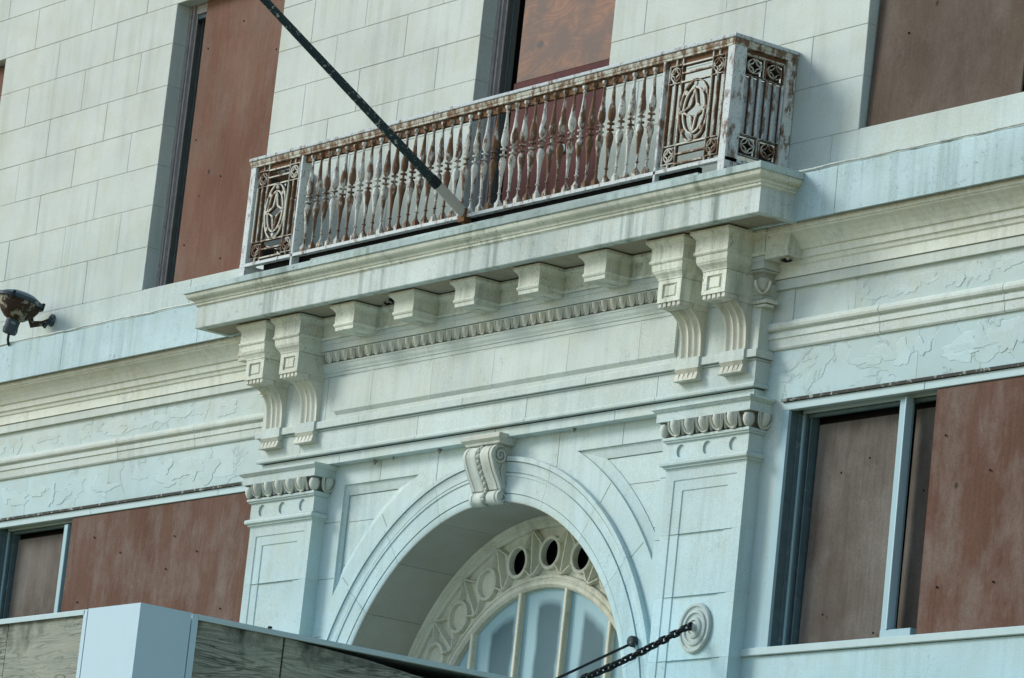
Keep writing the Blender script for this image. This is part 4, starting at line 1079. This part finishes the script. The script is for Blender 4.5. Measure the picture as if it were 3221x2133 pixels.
lathe_t([(.082, -.248), (.080, -.33), (.086, -.335), (.088, -.365), (.078, -.40), (.02, -.405)], 'lamp_socket', M_LAMPR, 16)
for k in range(4):
    a = PI / 4 + PI / 2 * k; m = MB(); m.box(-.014, .014, -.012, .02, -.05, .035); rz = Matrix.Rotation(a, 3, 'Z')
    m.v = [tuple(hc + tilt @ (rz @ Vector((v[0], v[1] - .285, v[2])))) for v in m.v]; m.build('clip', M_CHAIN, FL)
m = MB(); m.tube([hc + Vector((0, .16, -.17)), (-9.27, -.17, 11.62), (-9.23, -.06, 11.65), (-9.18, .02, 11.70)], [.035, .045, .03, .03], 10); m.build('arm', M_LAMP, FL)
m = MB(); m.lathe([(.075, 0), (.075, .02), (.05, .03), (.035, .045)], (-9.18, YU, 11.70), 16, 'Y'); m.tube([(-9.18, .0, 11.70), (-9.20, -.05, 11.60)], .02, 8); m.build('wall_plate', M_LAMPR, FL)
m = MB(); sb = hc + tilt @ Vector((0, 0, -.40)); m.tube([sb, sb + Vector((-.005, 0, -.07)), sb + Vector((-.035, .03, -.12)), sb + Vector((-.07, .10, -.155)), sb + Vector((-.12, .16, -.16)), sb + Vector((-.4, .28, -.115)), sb + Vector((-.9, .36, -.13))], [.016, .016, .014, .010, .008, .006, .006], 7); m.build('cable', M_CHAIN, FL)

# ================================================================= CANOPY
CN = thing('entrance_canopy', 'entrance canopy edged with mossy plywood and a pale blue sheet metal corner', 'canopy')
XC, YF, ZT, ZB = 3.62, -5.85, 6.635, 5.60
m = MB(); m.box(-XC + .06, XC - .06, YF + .06, -.1, 5.66, 6.50); m.build('canopy_core', M_BLACK, CN, fix=False)
m = MB(); m.box(-XC, XC, YF, -.1, 6.50, 6.56); m.build('canopy_deck', M_SHTRIM, CN, fix=False) if False else None
# top trim strip
STR = [(-.06, 6.635), (.0, 6.635), (.006, 6.628), (.006, 6.590), (-.06, 6.590)]
m = MB(); molding(m, [(-XC, -.06), (-XC, YF), (2.735, YF)], STR); m.build('edge_strip', M_SHTRIM, CN)
m = MB(); molding(m, [(XC, -5.30), (XC, -.06)], STR); m.build('edge_strip', M_SHTRIM, CN)
m = MB(); m.box(-XC + .05, XC - .05, YF + .05, -.06, 6.60, 6.62); m.build('canopy_roof', M_SHTRIM, CN, fix=False)
# corner cladding
m = MB(); m.add([(2.79, YF - .004, ZB), (XC + .004, YF - .004, ZB), (XC + .004, -5.365, ZB), (2.79, YF - .004, 6.637), (XC + .004, YF - .004, 6.637), (XC + .004, -5.365, 6.637),
                 (2.79, YF + .03, 6.637), (XC - .03, YF + .03, 6.637), (XC - .03, -5.365, 6.637)], [(0, 1, 4, 3), (1, 2, 5, 4), (3, 4, 7, 6), (4, 5, 8, 7)])
m.build('corner_sheet', M_SHEET, CN)
m = MB(); m.bbox(2.72, 2.782, YF - .006, YF + .04, ZB, 6.632, .003); m.build('side_trim', M_SHEET, CN, fix=False)
m = MB(); m.box(XC - .04, XC + .006, -5.357, -5.298, ZB, 6.632); m.build('side_trim', M_SHEET, CN, fix=False)
# plywood fascia boards
for a, b in ((-XC, -1.9), (-1.896, -.6), (-.596, 1.42), (1.43, 2.718)):
    m = MB(); m.box(a, b, YF + .022, YF + .04, ZB, 6.588); m.build('plywood_board', M_MOSS, CN, fix=False)
ys = [-5.296, -4.435]
m = MB(); m.box(XC - .045, XC - .026, -5.296, -4.44, ZB, 6.588); m.build('plywood_board', M_MOSS, CN, fix=False)
m = MB()
m.add([(XC - .03, -4.42, ZB), (XC - .03, -2.2, ZB - .1), (XC - .03, -2.2, 6.40), (XC - .03, -2.9, 6.475), (XC - .03, -3.6, 6.545), (XC - .03, -4.42, 6.588),
       (XC - .05, -4.42, ZB), (XC - .05, -2.2, ZB - .1), (XC - .05, -2.2, 6.40), (XC - .05, -2.9, 6.475), (XC - .05, -3.6, 6.545), (XC - .05, -4.42, 6.588)],
      [(0, 1, 2, 3, 4, 5), (11, 10, 9, 8, 7, 6)] + [(i, (i + 1) % 6, 6 + (i + 1) % 6, 6 + i) for i in range(6)])
m.build('sagging_board', M_MOSS, CN)
m = MB(); m.box(XC - .05, XC - .03, -2.1, -.1, ZB, 6.585); m.build('plywood_board', M_MOSS, CN, fix=False)
m = MB(); m.box(-XC + .03, -XC + .05, YF + .05, -.1, ZB, 6.585); m.build('plywood_board', M_MOSS, CN, fix=False)
m = MB(); m.box(-XC + .05, XC - .05, YF + .045, -.1, ZB + .01, ZB + .03); m.build('canopy_soffit', M_SHTRIM, CN, fix=False)
m = MB(); m.lathe([(.02, 0), (.02, .014), (.008, .018)], (XC, -4.60, 6.638), 8); m.build('bolt', M_CHAIN, CN)

# ================================================================= CHAIN AND ROD
CH = thing('support_chain', 'heavy black chain running from the round medallion down to the canopy', 'chain')
a = Vector((3.56, -.215, 7.405)); e = Vector((3.56, -1.62, 6.60)); dd = (e - a); Lc = dd.length; dd.normalize()
m = MB(); m.tube([a + Vector((.0, .06, .0)), a], .02, 8)
m.tube([a + Vector((0, .012 * 1 + .026 * math.cos(t), .03 * math.sin(t))) for t in [2 * PI * i / 14 for i in range(14)]], .011, 6, closed=True); m.build('eye_bolt', M_CHAIN, CH)
s1 = dd.cross(Vector((1, 0, 0))).normalized(); s2 = Vector((1, 0, 0))
pitch = .066; nl = int(Lc / pitch)
for i in range(nl):
    cc = a + dd * (.045 + pitch * i) + Vector((0, 0, -.03 * math.sin(PI * i / nl)))
    ang = (PI / 4 if i % 2 else -PI / 4) + random.uniform(-.25, .25); w_ = s1 * math.cos(ang) + s2 * math.sin(ang)
    pts = []
    for k in range(16):
        t = 2 * PI * k / 16; cx_, sy_ = math.cos(t), math.sin(t)
        pts.append(cc + dd * (.028 * (1 if cx_ > 0 else -1) * abs(cx_) ** .6 + (.018 if cx_ > 0 else -.018)) * .92 + w_ *   .026 * (1 if sy_ > 0 else -1) * abs(sy_) ** .7)
    m = MB(); m.tube(pts, .0135, 6, closed=True); m.build('link', M_CHAIN, CH)
RD = thing('tie_rod', 'thin black tie rod anchored to the right side of the arch', 'rod')
a = Vector((2.515, -.03, 7.345)); dr = Vector((-.10, -.66, -.40)).normalized()
m = MB(); m.tube([a, a + dr * 1.75], .013, 8); m.build('rod', M_CHAIN, RD)
m = MB(); m.lathe([(.052, 0), (.052, .05), (.046, .062), (.02, .066)], (2.53, -.024, 7.35), 14, 'Y'); m.build('anchor_cap', M_POLE, RD)
